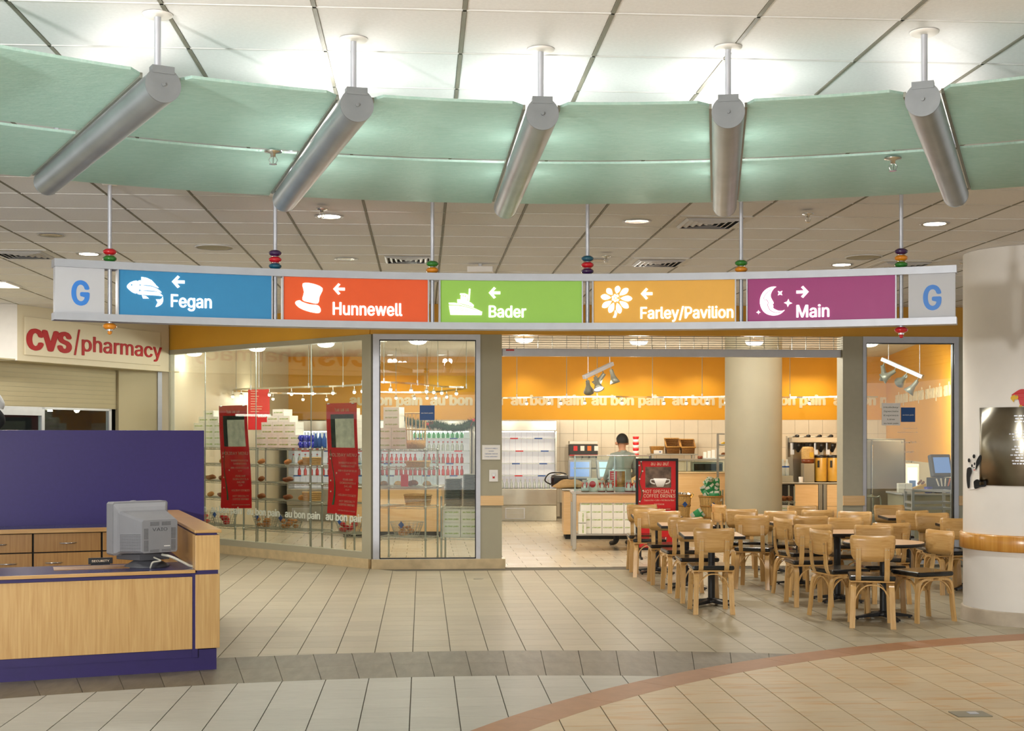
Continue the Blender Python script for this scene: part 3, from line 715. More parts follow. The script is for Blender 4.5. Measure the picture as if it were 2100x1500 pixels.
arcbox(MB(), pe0, pe1, RS - .035, RS + .10, 0, .05).build('bottom_rail', 'alu', sign)
def bend(me, phi, r, h):
    for v in me.vertices:
        a = phi + v.co.x / r; rr = r - v.co.z; hh = h + v.co.y
        v.co = (rr * math.sin(a), rr * math.cos(a), hh)
    me.update(); return me
capH = max(v.co.y for v in text('H', 1, .03).vertices)
def fit_text(s, wd, caph, bold=.022, ext=.004):
    me = text(s, 1, bold, ext)
    xs = [v.co.x for v in me.vertices]; x0 = min(xs); kx = wd / (max(xs) - x0); ky = caph / capH
    for v in me.vertices: v.co.x = (v.co.x - x0) * kx; v.co.y *= ky
    return me
def hz(v, u):
    return EYE - (v - HY) / F * ph(u)[1] - SB
FACE = RS - .002
def gpan(u0, u1, uG, wG):
    a, b = ph(u0)[0], ph(u1)[0]
    p = arcbox(MB(), a, b, RS - .005, RS + .08, .05, SH - .052).build('end_panel', 'grey_plate', sign)
    z = ph(uG)[1]; me = fit_text('G', wG * z / F, 49 * z / F, .035, .003)
    ob('lettering', setm(bend(me, ph(uG)[0], RS - .005, .10 + .01), 'blue_g'), p); return p
gpan(113, 214, 146, 36); gpan(1863, 1959, 1893, 36)
def star(cx, cy, r, rot, n=4):
    return [(cx + (r if i % 2 == 0 else r * .42) * math.cos(R(rot) + math.pi * i / n), cy + (r if i % 2 == 0 else r * .42) * math.sin(R(rot) + math.pi * i / n)) for i in range(2 * n)]
def petal(c, tip, wd, r0):
    c = Vector(c); t = Vector(tip); d = (t - c).normalized(); nrm = Vector((-d.y, d.x)); a = c + d * r0; Ln = (t - a).length
    prof = [(0, .05), (.2, .28), (.45, .46), (.65, .5), (.85, .36), (.97, .14), (1, 0)]
    lft = [a + d * Ln * s + nrm * wd * w_ for s, w_ in prof]; rgt = [a + d * Ln * s - nrm * wd * w_ for s, w_ in prof[:-1]]
    return [tuple(q) for q in lft + rgt[::-1]]
def ribb(pts, wd):
    P = [q.to_2d() if len(q) > 2 else q for q in spl([(x, y, 0) for x, y in pts], 5)]; L_, R_ = [], []
    for i, p in enumerate(P):
        d = (P[min(i + 1, len(P) - 1)] - P[max(i - 1, 0)]).normalized(); nrm = Vector((-d.y, d.x)) * wd / 2
        L_.append(tuple(p + nrm)); R_.append(tuple(p - nrm))
    return L_ + R_[::-1]
S = smooth_loop
fish = [S([(183, 297), (215, 250), (270, 222), (314, 218), (343, 260), (346, 310), (333, 355), (303, 384), (255, 370), (210, 335)], 3), circ(245, 273, 11),
        S([(328, 215), (410, 208), (480, 218), (540, 250), (592, 300), (500, 273), (430, 267), (357, 264)], 3), S([(357, 276), (430, 279), (500, 285), (560, 305), (605, 332), (626, 360), (540, 340), (450, 337), (355, 336)], 3),
        S([(353, 348), (450, 349), (545, 351), (600, 362), (633, 390), (640, 405), (560, 399), (460, 398), (322, 391)], 3), [(368, 162), (440, 172), (500, 200), (555, 258), (500, 222), (440, 205), (368, 203)],
        S([(643, 410), (650, 450), (635, 505), (590, 540), (550, 550), (578, 490), (555, 452), (600, 450), (630, 435)], 2), [(375, 402), (430, 412), (465, 443), (390, 447)]]
hat = [S([(1241, 163), (1280, 162), (1322, 180), (1310, 215), (1303, 243), (1270, 240), (1240, 230), (1246, 198)], 3), S([(1212, 238), (1228, 232), (1238, 238), (1270, 248), (1303, 251), (1315, 270), (1306, 283), (1270, 279), (1232, 266), (1213, 250)], 3)]
boat = [[(143, 470), (260, 470), (380, 487), (500, 522), (622, 554), (615, 603), (165, 603)], [(140, 430), (220, 428), (300, 445), (400, 470), (500, 500), (600, 545), (500, 512), (400, 482), (300, 463), (145, 455)],
        [(263, 380), (330, 378), (400, 395), (460, 425), (502, 460), (497, 490), (430, 468), (350, 446), (265, 432)], [(312, 338), (312, 374), (412, 396), (418, 312), (370, 293), (303, 294), (300, 312), (320, 318)], [(343, 315), (355, 315), (355, 342), (343, 340)], [(372, 318), (384, 320), (384, 348), (372, 345)],
        [(430, 228), (442, 222), (455, 232), (440, 405), (420, 400)], circ(255, 517, 24), circ(255, 517, 18), circ(330, 525, 21), circ(330, 525, 15), circ(397, 538, 18), circ(397, 538, 12)]
tips = [(445, 178), (578, 215), (632, 350), (582, 475), (470, 550), (325, 540), (228, 465), (210, 320), (292, 215)]
flower = [petal((410, 345), t, 78, 66) for t in tips] + [[(400, 500), (430, 545), (412, 605), (370, 605), (392, 560)]] + [circ(410 + 40 * math.cos(R(a)), 342 + 38 * math.sin(R(a)), 17, 10) for a in range(0, 360, 51)] + [circ(410, 342, 16, 10)]
moon = [S([(622, 258), (560, 253), (480, 275), (400, 335), (350, 420), (333, 510), (345, 600), (390, 690), (460, 745), (550, 770), (640, 765), (710, 735), (770, 675), (720, 690), (660, 685), (600, 660), (566, 630), (572, 600), (560, 570), (578, 548), (550, 490), (530, 450), (525, 400), (545, 340), (585, 285)], 3),
        ribb([(400, 487), (450, 490), (477, 530), (475, 600), (520, 680), (600, 716), (690, 712)], 11), ribb([(398, 480), (415, 420), (470, 350), (545, 300)], 9), ribb([(500, 600), (552, 601)], 5), star(688, 373, 58, 45), star(828, 552, 74, 5), star(308, 708, 40, 0)]
arrow = [(0, .5), (.45, 1.0), (.62, .88), (.40, .62), (1.0, .62), (1.0, .38), (.40, .38), (.62, .12), (.45, 0)]
def panel(name, mt, u0, u1, word, ut0, ut1, vb, vc, au, av, aw, right, icon, isc, iu, iv):
    a, b = ph(u0)[0], ph(u1)[0]
    p = arcbox(MB(), a, b, RS - .005, RS + .08, .05, SH - .052).build(name, mt, sign)
    for e0, e1 in ((a - .0012, a), (b, b + .0012)): arcbox(MB(), e0, e1, RS - .02, RS + .08, .05, SH - .052, n=1).build('edge_strip', 'alu', p)
    um = (ut0 + ut1) / 2; z = ph(um)[1]; kx = (ph(ut1)[0] - ph(ut0)[0]) * RS
    me = fit_text(word, kx, (vb - vc) * z / F); ob('lettering', setm(bend(me, ph(ut0)[0], RS - .006, hz(vb, um)), 'lit_white'), p)
    z = ph(au)[1]; k = aw * z / F
    me = flat([[((1 - x if right else x), y) for x, y in arrow]], .004, k); ob('arrow', setm(bend(me, ph(au)[0], RS - .006, hz(av + aw, au)), 'lit_white'), p)
    z = ph(iu)[1]; k = z / F / isc
    me = flat([[(x, -y) for x, y in lp_] for lp_ in icon], .004, k); 
    ob('icon', setm(bend(me, ph(iu)[0], RS - .006, hz(iv, iu)), 'lit_white'), p)
    return p
panel('sign_panel', 'p_blue', 243, 556, 'Fegan', 350, 434, 631, 605, 352, 565, 26, 0, fish, 6.364, 230, 540)
panel('sign_panel', 'p_orange', 581, 877, 'Hunnewell', 682, 825, 646.5, 621, 683, 581, 24, 0, [[(x, y) for x, y in l] for l in hat], 2.0, 0, 500) if 0 else None
def shift(icon, x0, y0): return [[(x - x0, y - y0) for x, y in l] for l in icon]
panel('sign_panel', 'p_orange', 581, 877, 'Hunnewell', 682, 825, 647, 621, 683, 581, 24, 0, shift(hat, 1212, 162), 2.0, 606, 581)
panel('sign_panel', 'p_green', 903, 1193, 'Bader', 1002, 1079, 651, 627, 1002, 589, 24, 0, shift(boat, 140, 222), 7.0, 920, 591.7)
panel('sign_panel', 'p_amber', 1217, 1507, 'Farley/Pavilion', 1313, 1504, 653, 629, 1314, 591, 24, 0, shift(flower, 210, 178), 6.5625, 1232, 587)
panel('sign_panel', 'p_plum', 1533, 1836, 'Main', 1633, 1701, 650.5, 625, 1633, 587, 25, 1, shift(moon, 270, 253), 8.75, 1551, 589)
def bead(m, hh): return MB().lathe([(.004, -.022), (.03, -.020), (.045, -.008), (.047, 0), (.045, .008), (.03, .020), (.004, .022)], 20).mesh('bead', m)
BM = {k: bead('bead_' + k, 0) for k in ('red', 'green', 'plum', 'blue', 'orange')}
for u, beads, fin in ((226, ('red', 'green'), 'orange'), (565, ('plum', 'red', 'blue'), None), (887, ('green', 'orange'), None), (1205, ('blue', 'red', 'plum'), None), (1520, ('green', 'orange'), None), (1848, ('plum', 'orange', 'green'), 'red')):
    p = ph(u)[0]; q = lp(RS + .02, p)
    r_ = MB(); r_.cyl((q.x, q.y, -.05 if fin else .02), (q.x, q.y, CEIL - SB), .0145, 14); rd = r_.build('hanger_rod', 'alu', sign)
    ob('ceiling_plate', MB().lathe([(0, -.01), (.05, -.01), (.055, 0)], 20).mesh('ceiling_plate', 'white_paint'), rd, loc=(q.x, q.y, CEIL - SB))
    for i, c in enumerate(reversed(beads)): ob('bead', BM[c], rd, loc=(q.x, q.y, SH + .024 + i * .047))
    if fin:
        ob('bead', BM[fin], rd, loc=(q.x, q.y, -.03)); ob('bead', MB().sphere((0, 0, 0), .016, 12, 8).mesh('bead', 'bead_' + fin), rd, loc=(q.x, q.y, -.072)); ob('collar', MB().cyl((0, 0, -.01), (0, 0, .01), .02, 14).mesh('collar', 'chrome'), rd, loc=(q.x, q.y, -.053))
# ================================================================== PHARMACY SIGN
ps = E('pharmacy_sign', 'cream fascia board with red CVS/pharmacy lettering above the shutter', 'sign', P0, rp)
MB().bbox(.12, LP - .25, -.03, -.001, 2.82, 3.33, .006).build('board', 'cream', ps)
def px_on(u):                                         # distance along the soffit at column u
    k = (u - CX) / F; dx, dy = math.cos(rp), math.sin(rp); w_ = CA - k * SA; v_ = SA + k * CA
    return -(P0.x * w_ - P0.y * v_) / (dx * w_ - dy * v_)
def ph_h(v, u):
    s = px_on(u); q = P0 + Vector((math.cos(rp), math.sin(rp), 0)) * s; z = q.x * SA + q.y * CA
    return EYE - (v - HY) / F * z
for s, u0, u1, v0, v1, b in (('CVS', 50, 143, 715, 674, .055), ('/', 148, 160, 722, 676, .0), ('pharmacy', 164, 328, 720, 688, .014)):
    x0, x1 = px_on(u0), px_on(u1); hb = ph_h(v0, u0); ht = ph_h(v1, u0)
    me = fit_text(s, x1 - x0, (ht - hb), b, .004) if s != '/' else fit_text(s, x1 - x0, ht - hb, b, .004)
    ob('lettering', setm(me, 'red_cvs'), ps, loc=(x0, -.036, hb), rot=(R(90), 0, 0))
# goods inside the dark pharmacy
g_ = [('7d2430',), ('8a7a3c',), ('35506e',), ('b9b4a6',), ('4a6b4c',)]
for i, (c,) in enumerate(g_): mat('pack%d' % i, c, .5)
for hz_, lab in ((1.55, 'upper'), (1.2, 'lower')):
    sh = E('store_shelf', 'dark %s shelf with packets inside the pharmacy window' % lab, 'shelf', P0, rp); MB().box(-.6, 3.0, 1.55, 1.9, hz_ - .03, hz_).build('board', 'dark', sh)
    for k in range(7): MB().box(-.5 + k * .55, -.47 + k * .55, 1.86, 1.9, 0 if hz_ < 1.3 else 1.17, hz_ - .03).build('bracket', 'dark', sh)
random.seed(3)
for k in range(26):
    x = -.5 + k * .13; hh = random.uniform(.14, .3); ww = random.uniform(.07, .11)
    MB().bbox(x, x + ww, 1.58, 1.75, 0, hh, .004).build('packet', 'pack%d' % random.randrange(5), None, 'small packet behind the pharmacy window, %s from the left on the %s dark shelf' % (ORD[k // 2], 'upper' if k % 2 else 'lower'), 'packet', 'packets in the pharmacy', loc=P0 + Vector((0, 0, 1.55 if k % 2 else 1.2)), rot=rp)
o = E('ceiling_lamp', 'bright strip lamp seen inside the pharmacy window', 'lamp', P0, rp); MB().box(1.4, 2.0, 1.5, 1.56, 2.08, 2.12).build('lamp_tube', 'lamp_dome', o); MB().box(1.38, 2.02, 1.48, 1.58, 2.12, 2.74).build('housing', 'alu_dark', o)
# ================================================================== RECEPTION DESK
DK = cw(-2.175, 9.80); DR = R(20.5) - YAW              # front right corner; local x runs right along the front, y runs back
desk = E('reception_desk', 'oak reception desk with purple plinth and raised side wing', 'desk', DK, DR)
LD = 2.3
MB().bbox(-LD, -.20, .0, .022, .165, .700, .003).build('front_panel', 'oak', desk)
MB().bbox(-LD, -.62 - .55, -.001, .0215, .165, .700, .003) if 0 else None
MB().box(-LD, -.20, .02, .05, .10, .735).build('front_core', 'purple_dk', desk)
MB().bbox(-.178, 0, .0, .18, .165, .715, .003).build('wing_front_lower', 'oak', desk)
MB().bbox(-.178, 0, .0, .18, .745, 1.005, .003).build('wing_front_upper', 'oak', desk)
MB().box(-.168, -.012, .008, 2.78, .70, .76).build('wing_reveal', 'purple_dk', desk)
MB().box(-.2, -.16, .008, .06, .10, .735).build('corner_reveal', 'purple_dk', desk)
for i in range(3): MB().bbox(-.178, 0, .183 + i * .87, .183 + (i + 1) * .87 - .003, .165, .70, .003).build('wing_panel', 'oak', desk); MB().bbox(-.178, 0, .183 + i * .87, .183 + (i + 1) * .87 - .003, .745, 1.005, .003).build('wing_panel', 'oak_dk', desk)
MB().box(-.165, -.02, .01, 2.78, 1.005, 1.025).build('cap_reveal', 'purple_dk', desk)
MB().bbox(-.185, .012, -.012, 1.62, 1.022, 1.045, .004).build('wing_cap', 'oak_h', desk); MB().bbox(-.185, .012, 1.623, 2.8, 1.022, 1.045, .004).build('wing_cap', 'oak_h', desk)
MB().box(-LD, -.02, .03, 2.78, 0, .155).build('plinth', 'purple_dk', desk)
MB().bbox(-LD, -.179, -.015, .0, .728, .753, .003).build('counter_edge', 'oak_h', desk)
MB().box(-LD, -.179, .0, .66, .728, .752).build('counter_top', 'purple_lam', desk)
MB().bbox(-1.16, -.62, .30, .55, .752, .756, .001).build('desk_mat', 'oak_dk', desk)
# back run with drawers
YB = 2.28
MB().box(-LD, -.18, YB + .03, 2.78, .155, .90).build('drawer_carcass', 'dark', desk)
MB().box(-LD, -.18, YB, 2.80, .905, .928).build('back_counter_top', 'purple_lam', desk); MB().bbox(-LD, -.18, YB - .016, YB, .892, .93, .003).build('back_counter_edge', 'oak_h', desk)
for i, x0 in enumerate((-1.86, -1.285, -.71)):
    for j, (z0, z1) in enumerate(((.725, .885), (.50, .715), (.19, .49))):
        d_ = MB().bbox(x0 + .006, x0 + .565, YB + .005, YB + .03, z0, z1, .003).build('drawer', 'oak_dk', desk)  # darker oak puts the shadow on the drawers into their colour
        xc = x0 + (.29 if j == 0 else .17 + .2 * ((i + 1) % 2)); zc = z1 - .085
        MB().tube([(xc - .07, YB + .005, zc), (xc - .05, YB - .02, zc), (xc, YB - .028, zc), (xc + .05, YB - .02, zc), (xc + .07, YB + .005, zc)], .006, 8).build('handle', 'chrome', d_)
# purple screen behind the desk
pr = cw(-2.96, 12.66)
MB().bbox(-2.9, 0, 0, .05, 0, 1.795, .004).build('privacy_screen', 'purple', None, 'tall purple screen panel standing behind the reception desk', 'screen', loc=pr, rot=DR)
o = E('name_plate', 'small black plate lettered SECURITY leaning against the desk drawers', 'sign', DK, DR)
MB().bbox(-.90, -.72, .70, .715, .752, .80, .002).build('plate', 'black', o); MB().box(-.88, -.74, .71, .75, .745, .753).build('foot', 'black', o)
me = fit_text('SECURITY', .13, .016, .01, .001); ob('lettering', setm(me, 'cream_txt'), o, loc=(-.875, .699, .768), rot=(R(90), 0, 0))
# CRT monitor seen from behind
mo = E('crt_monitor', 'grey tube computer monitor seen from behind on the reception desk', 'monitor', DK + Matrix.Rotation(DR, 3, 'Z') @ Vector((-.49, .40, .7525)), R(41) - YAW); mo.scale = (1.09, 1.09, 1.12)
def loft(m, secs, mi=0):                                # secs: list of (y, x0, x1, z0, z1, bevel)
    vs = []; n = 8
    for y, x0, x1, z0, z1, b in secs:
        vs += [(x0 + b, y, z0), (x1 - b, y, z0), (x1, y, z0 + b), (x1, y, z1 - b), (x1 - b, y, z1), (x0 + b, y, z1), (x0, y, z1 - b), (x0, y, z0 + b)]
    fs = [tuple(range(n))[::-1], tuple(range(n * (len(secs) - 1), n * len(secs)))]
    for j in range(len(secs) - 1):
        for k in range(n): fs.append((j * n + k, j * n + (k + 1) % n, (j + 1) * n + (k + 1) % n, (j + 1) * n + k))
    return m.add(vs, fs, mi)
# rear faces -y
loft(MB(), [(.20, -.205, .205, .075, .435, .012), (.10, -.205, .205, .075, .435, .012)]).build('bezel', 'crt', mo)
loft(MB(), [(.10, -.20, .20, .08, .425, .01), (.075, -.185, .185, .085, .40, .012), (.06, -.18, .18, .09, .375, .015), (-.20, -.13, .13, .105, .325, .012)]).build('rear_shell', 'crt', mo)
MB().box(-.002, .002, -.19, .05, .325, .372).build('top_groove', 'crt_dk', mo) if 0 else None
MB().box(-.17, .17, .2, .203, .11, .40).build('screen', 'black_gloss', mo)
hl = MB()
for cx0, cz0, nx, nz in ((-.07, .287, 8, 3), (.015, .287, 8, 3), (-.115, .20, 4, 8), (.085, .20, 4, 8), (-.115, .12, 4, 8), (.085, .12, 4, 8), (-.07, .112, 8, 2), (.015, .112, 8, 2)):
    for i in range(nx):
        for j in range(nz): x, z = cx0 + i * .0085, cz0 + j * .009; hl.box(x, x + .004, -.2015, -.199, z, z + .004)
for i in range(34):                                    # perforated flank
    for j in range(12):
        t = i / 34; y = .04 - t * .23; z = .105 + .012 * t + j * .010; xs_ = -(.18 + (.13 - .18) * (.06 - y) / .26) - .0007
        hl.box(xs_ - .001, xs_ + .001, y, y + .003, z, z + .003); 
hl.build('vent_holes', 'black', mo, kind='stuff')
me = fit_text('VAIO', .11, .022, .0, .001); ob('lettering', setm(me, 'crt_dk'), mo, loc=(-.055, -.2005, .25), rot=(R(90), 0, 0))
MB().box(.03, .075, -.2015, -.2, .145, .15).build('badge', 'white', mo)
loft(MB(), [(.16, -.15, .15, .045, .078, .004), (-.12, -.11, .11, .05, .095, .004)]).build('chin', 'crt_dk', mo)
MB().lathe([(.0, .05), (.085, .05), (.09, .04), (.15, .008), (.155, .0), (0, 0)], 28).build('swivel_base', 'crt_dk', mo); MB().sphere((-.03, .15, .432), .03, 12, 6, sz=.35).build('cable_hook', 'crt', mo)
ca = MB(); ca.tube(spl([(.04, -.15, .085), (.07, -.22, .075), (.13, -.27, .04), (.18, -.30, .01), (.22, -.30, .008)], 5), .009, 8); ca.build('signal_cable', 'cable', mo)
ca = MB(); ca.tube(spl([(-.02, -.15, .07), (.0, -.21, .05), (-.06, -.22, .045), (-.07, -.21, .02), (-.07, -.20, .006)], 5), .006, 8); ca.build('power_cable', 'cable', mo)
# plush toy at the very edge of the picture, sitting on the screen panel
pl = E('plush_panda', 'white and black plush toy on top of the purple screen at the picture edge', 'plush toy', Vector(cw(zx(-24, 11.95), 11.95, 1.795)), -YAW)
b_ = MB(); b_.sphere((0, 0, .10), .13, 20, 14, sz=.8); b_.sphere((.0, 0, .27), .10, 20, 14, sz=.95); b_.build('body', 'plush_white', pl)
b_ = MB(); b_.tube(spl([(.06, -.06, .20), (.13, -.10, .14), (.155, -.11, .08), (.13, -.12, .03)], 5), [.03 + .012 * math.sin(i / 15 * 3.1) for i in range(16)], 12); b_.build('arm', 'plush_black', pl)
b_ = MB(); b_.tube(spl([(.05, -.04, .33), (.1, -.06, .30), (.14, -.07, .24), (.13, -.07, .20)], 5), .035, 12); b_.build('sleeve', 'plush_white', pl); MB().sphere((.06, 0, .36), .04, 12, 8).build('ear', 'plush_black', pl)
MB().sphere((-.06, 0, .36), .04, 12, 8).build('ear', 'plush_black', pl)
# ================================================================== ROUND WHITE COLUMN: rail, plaque, cut-out animals
CRAD = .605; CX0, CZ0 = 4.92, 12.5
MB().lathe([(CRAD, .675), (.632, .678), (.64, .69), (.64, .815), (.632, .827), (CRAD, .83)], 64).build('wood_rail', 'red_oak', c1)
def colpt(u, v, r):                                    # point on the column skin seen at u, v, relative to the column's axis
    k = (u - CX) / F; a = k * k + 1; b = -2 * (k * CX0 + CZ0); c = CX0 ** 2 + CZ0 ** 2 - r * r; D = max(b * b - 4 * a * c, 0)
    z = (-b - math.sqrt(D)) / (2 * a); w_ = cw(k * z, z, EYE - (v - HY) / F * z); return w_ - CP
pq = E('steel_plaque', 'curved brushed steel plaque engraved with text on the white column', 'plaque', CP, 0)
a0 = math.atan2(*colpt(2010, 900, CRAD).yx); aC = math.atan2(-CP.y, -CP.x); a1 = 2 * aC - a0
m_ = MB(); hb, ht = 1.285, 2.005
for i in range(33):
    a = a0 + (a1 - a0) * i / 32
    for r_ in (CRAD + .002, CRAD + .008): m_.v += [(r_ * math.cos(a), r_ * math.sin(a), hb), (r_ * math.cos(a), r_ * math.sin(a), ht)]
for i in range(32):
    for k in ((0, 1, 5, 4), (2, 3, 7, 6), (0, 2, 6, 4), (1, 3, 7, 5)): m_.f.append(tuple(4 * i + j for j in k)); m_.m.append(0); m_.sm.append(k[0] in (0, 2) and k[1] in (1, 3))
for k in ((0, 1, 3, 2), (128, 129, 131, 130)): m_.f.append(k); m_.m.append(0); m_.sm.append(False)
m_.build('sheet', 'brushed', pq)
tx = MB(); random.seed(5)
for blk, rows in ((1.92, 3), (1.78, 4), (1.64, 7)):
    for r_ in range(rows):
        a = aC - .30 + random.uniform(0, .12); zz = blk - r_ * .026
        while a < aC + .30 - random.uniform(0, .1):
            da = random.uniform(.02, .06); rr = CRAD + .0085
            tx.add([(rr * math.cos(t), rr * math.sin(t), z) for z in (zz, zz + .011) for t in (a, a + da)], [(0, 1, 3, 2)]); a += da + .014
tx.build('engraving', 'alu', pq, kind='stuff')
def decal(loops, u0, v0, k, r):
    me = flat([[(x, y) for x, y in l] for l in loops], 0.0)
    for v in me.vertices: v.co = colpt(u0 + v.co.x / k, v0 + v.co.y / k, r)
    me.update(); return me
o = E('panda_cutout', 'black and white waving panda cut-out on the column beside the plaque', 'cut-out', CP, 0); K_ = 5.357
ob('body', setm(decal([S([(130, 960), (128, 905), (165, 868), (210, 880), (232, 920), (222, 975), (262, 1035), (280, 1110), (240, 1180), (205, 1195), (150, 1197), (140, 1150), (150, 1050)], 3)], 1960, 780, K_, CRAD + .004), 'white'), o)
for l in (circ(200, 838, 15, 14, 23), circ(145, 882, 13, 14, 23), S([(130, 965), (165, 960), (176, 1000), (155, 1070), (150, 1175), (130, 1182), (118, 1090), (120, 1000)], 3), S([(225, 890), (262, 825), (280, 840), (270, 900), (240, 950), (215, 990), (222, 930)], 3), S([(200, 1110), (240, 1090), (290, 1120), (330, 1105), (332, 1165), (270, 1177), (210, 1195), (198, 1150)], 3), circ(178, 942, 9, 10, 18), circ(207, 920, 9, 10, 16), circ(200, 962, 7, 8)):
    ob('patch', setm(decal([l], 1960, 780, K_, CRAD + .011), 'plush_black'), o)
ob('tongue', setm(decal([circ(203, 987, 8, 8, 6)], 1960, 780, K_, CRAD + .0115), 'red'), o)
o = E('parrot_cutout', 'red parrot cut-out with yellow beak on top of the plaque', 'cut-out', CP, 0)
ob('body', setm(decal([S([(613, 168), (640, 142), (685, 112), (730, 98), (790, 110), (840, 160), (850, 230), (830, 285), (720, 282), (698, 250), (690, 215), (660, 205)], 3)], 1960, 780, K_, CRAD + .010), 'red'), o)
ob('beak', setm(decal([S([(602, 200), (618, 172), (655, 163), (685, 175), (682, 208), (650, 212), (636, 242), (622, 226)], 3)], 1960, 780, K_, CRAD + .0115), 'yellow'), o)
ob('foot', setm(decal([[(698, 275), (728, 275), (726, 298), (712, 288), (698, 298)]], 1960, 780, K_, CRAD + .0115), 'yellow'), o); ob('eye', setm(decal([circ(662, 172, 6, 8)], 1960, 780, K_, CRAD + .012), 'cobalt'), o)
# ================================================================== CAFE CHAIRS AND TABLES
def backrest():
    m_ = MB(); nx, nz = 12, 5; th = .012
    for s in (0, 1):
        for j in range(nz + 1):
            for i in range(nx + 1):
                t = i / nx * 2 - 1; w = j / nz
                hw = .182 + .024 * w; cr = (.012 if (abs(t) == 1 and j in (0, nz)) else 0)
                z = .618 + .222 * w + (.010 * t * t if j == nz else 0) - (.012 * (1 - t * t) if j == 0 else 0)
                y = -.222 - .012 * w + .035 * t * t - s * th
                m_.v.append(((hw - cr) * t, y, z + (-cr if j == nz else cr)))
    A = (nx + 1) * (nz + 1)
    for j in range(nz):
        for i in range(nx):
            q = j * (nx + 1) + i; f = (q, q + 1, q + nx + 2, q + nx + 1)
            m_.f += [f, tuple(A + k for k in f[::-1])]; m_.m += [0, 0]; m_.sm += [True, True]
    bd = [i for i in range(nx + 1)] + [j * (nx + 1) + nx for j in range(1, nz + 1)] + [nz * (nx + 1) + i for i in range(nx - 1, -1, -1)] + [j * (nx + 1) for j in range(nz - 1, 0, -1)]
    for a, b in zip(bd, bd[1:] + bd[:1]): m_.f.append((a, b, A + b, A + a)); m_.m.append(0); m_.sm.append(False)
    return m_.mesh('backrest', 'birch')
chair = E('cafe_chair', '', 'chair', (0, 0, 0), 0)
ob('backrest', backrest(), chair)
for s in (-1, 1):
    st = MB(); st.ribbon(spl([(s * .125, -.236, .735), (s * .125, -.232, .62), (s * .125, -.222, .52), (s * .125, -.205, .455), (s * .125, -.165, .42), (s * .125, -.08, .411), (s * .125, .02, .41)], 4), (1, 0, 0), .046, .013)
    sp_ = st.build('back_strap', 'birch_v', chair)
    sc2 = MB()
    for z in (.715, .63):
        for x in (-.011, .011): sc2.cyl((s * .125 + x, -.2405, z), (s * .125 + x, -.2445, z), .0045, 6)
    sc2.build('screws', 'steel', sp_)
    for f_ in (-1, 1):
        lg = MB(); ys = [.03, .10, .155, .183, .196, .205, .222 if f_ < 0 else .21]
        lg.ribbon(spl([(s * .165, f_ * ys[0], .404), (s * .166, f_ * ys[1], .404), (s * .167, f_ * ys[2], .392), (s * .168, f_ * ys[3], .355), (s * .170, f_ * ys[4], .28), (s * .174, f_ * ys[5], .15), (s * .18, f_ * ys[6], 0)], 3), (1, 0, 0), .048, .022)
        lg.build('leg', 'birch_v', chair)
    MB().ribbon(spl([(s * .165, -.185, .26), (s * .165, -.15, .33), (s * .165, -.08, .383), (s * .165, 0, .394), (s * .165, .08, .383), (s * .165, .145, .33), (s * .165, .18, .26)], 3), (1, 0, 0), .03, .010).build('brace', 'birch_v', chair)
    MB().ribbon(spl([(-.15, s * .187, .26), (-.115, s * .187, .335), (-.06, s * .187, .382), (0, s * .187, .394), (.06, s * .187, .382), (.115, s * .187, .335), (.15, s * .187, .26)], 3), (0, 1, 0), .028, .010).build('brace', 'birch_v', chair)
MB().bbox(-.195, .195, -.19, .205, .414, .430, .006).build('seat_board', 'birch', chair)
MB().bbox(-.205, .205, -.195, .215, .430, .474, .018).build('seat_pad', 'vinyl', chair)
CH = [(1465, 12.80, 0, 'chair with its back to the hall in front of the nearest left table', 0),
 (1423, 14.13, 180, 'chair facing the hall across the nearest left table', 0), (1407, 14.55, 4, 'chair with its back to the hall at the second left table', 0),
 (1361, 15.80, 180, 'chair facing the hall across the second left table', 0), (1332, 16.15, -8, 'chair with its back to the hall at the table beside the red poster', 0),
 (1316, 17.25, 180, 'chair farthest left, just in front of the red poster', 0), (1470, 17.3, -72, 'chair turned sideways in front of the basket of green bags', 0),
 (1520, 16.2, 180, 'chair facing the hall in front of the inner round column', 0), (1541, 14.9, -20, 'chair with its back turned before the inner column, seat sideways', 0),
 (1600, 15.8, 176, 'chair facing the hall below the muffin rack', 0), (1600, 14.4, -72, 'chair turned sideways in the middle of the middle row', 0),
 (1645, 17.0, 180, 'chair facing the hall farthest back before the coffee counter', 0), (1678, 16.0, 0, 'chair back to the hall before the coffee counter panels', 0),
 (1664, 14.75, 0, 'chair back to the hall between the near and far middle tables', 0), (1732, 14.5, 184, 'chair facing the hall below the wooden bumper block', 0),
 (1670, 13.35, 2, 'chair with its back to the hall at the near middle table', 0), (1677, 12.62, -72, 'chair turned sideways at the round table, seat pointing toward the column', 0),
 (1790, 11.86, -12, 'nearest chair of all, back to the hall at the round table', 0), (1790, 13.3, 180, 'chair pushed in at the far side of the round table', 0),
 (1933, 12.55, 112, 'chair beside the white column facing the round table', 0), (1966, 14.4, 8, 'chair half hidden behind the white column', 0),
 (1910, 15.4, 180, 'chair facing the hall at the back table by the column', 0), (1873, 15.85, 2, 'chair back to the hall under the window with the paper notice', 0),
 (1822, 17.15, 180, 'chair closest to the window with the paper notice, facing the hall', 0), (1754, 15.7, 158, 'chair turned askew beside the pier of the gate', 0),
 (1830, 13.6, 0, 'chair back to back with the far round table chair', 0)]
for i, (u, z, rot, lb, _) in enumerate(CH):
    a = R(rot); p = cw(zx(u, z) - .235 * math.sin(a), z + .235 * math.cos(a), 0)
    lab = 'bent birch ' + lb
    if i == 0: chair.location = p; chair.rotation_euler = (0, 0, a - YAW); tag(chair, lab, None, 'bentwood cafe chairs')
    else: dup(chair, p, a - YAW, lab, 'bentwood cafe chairs')
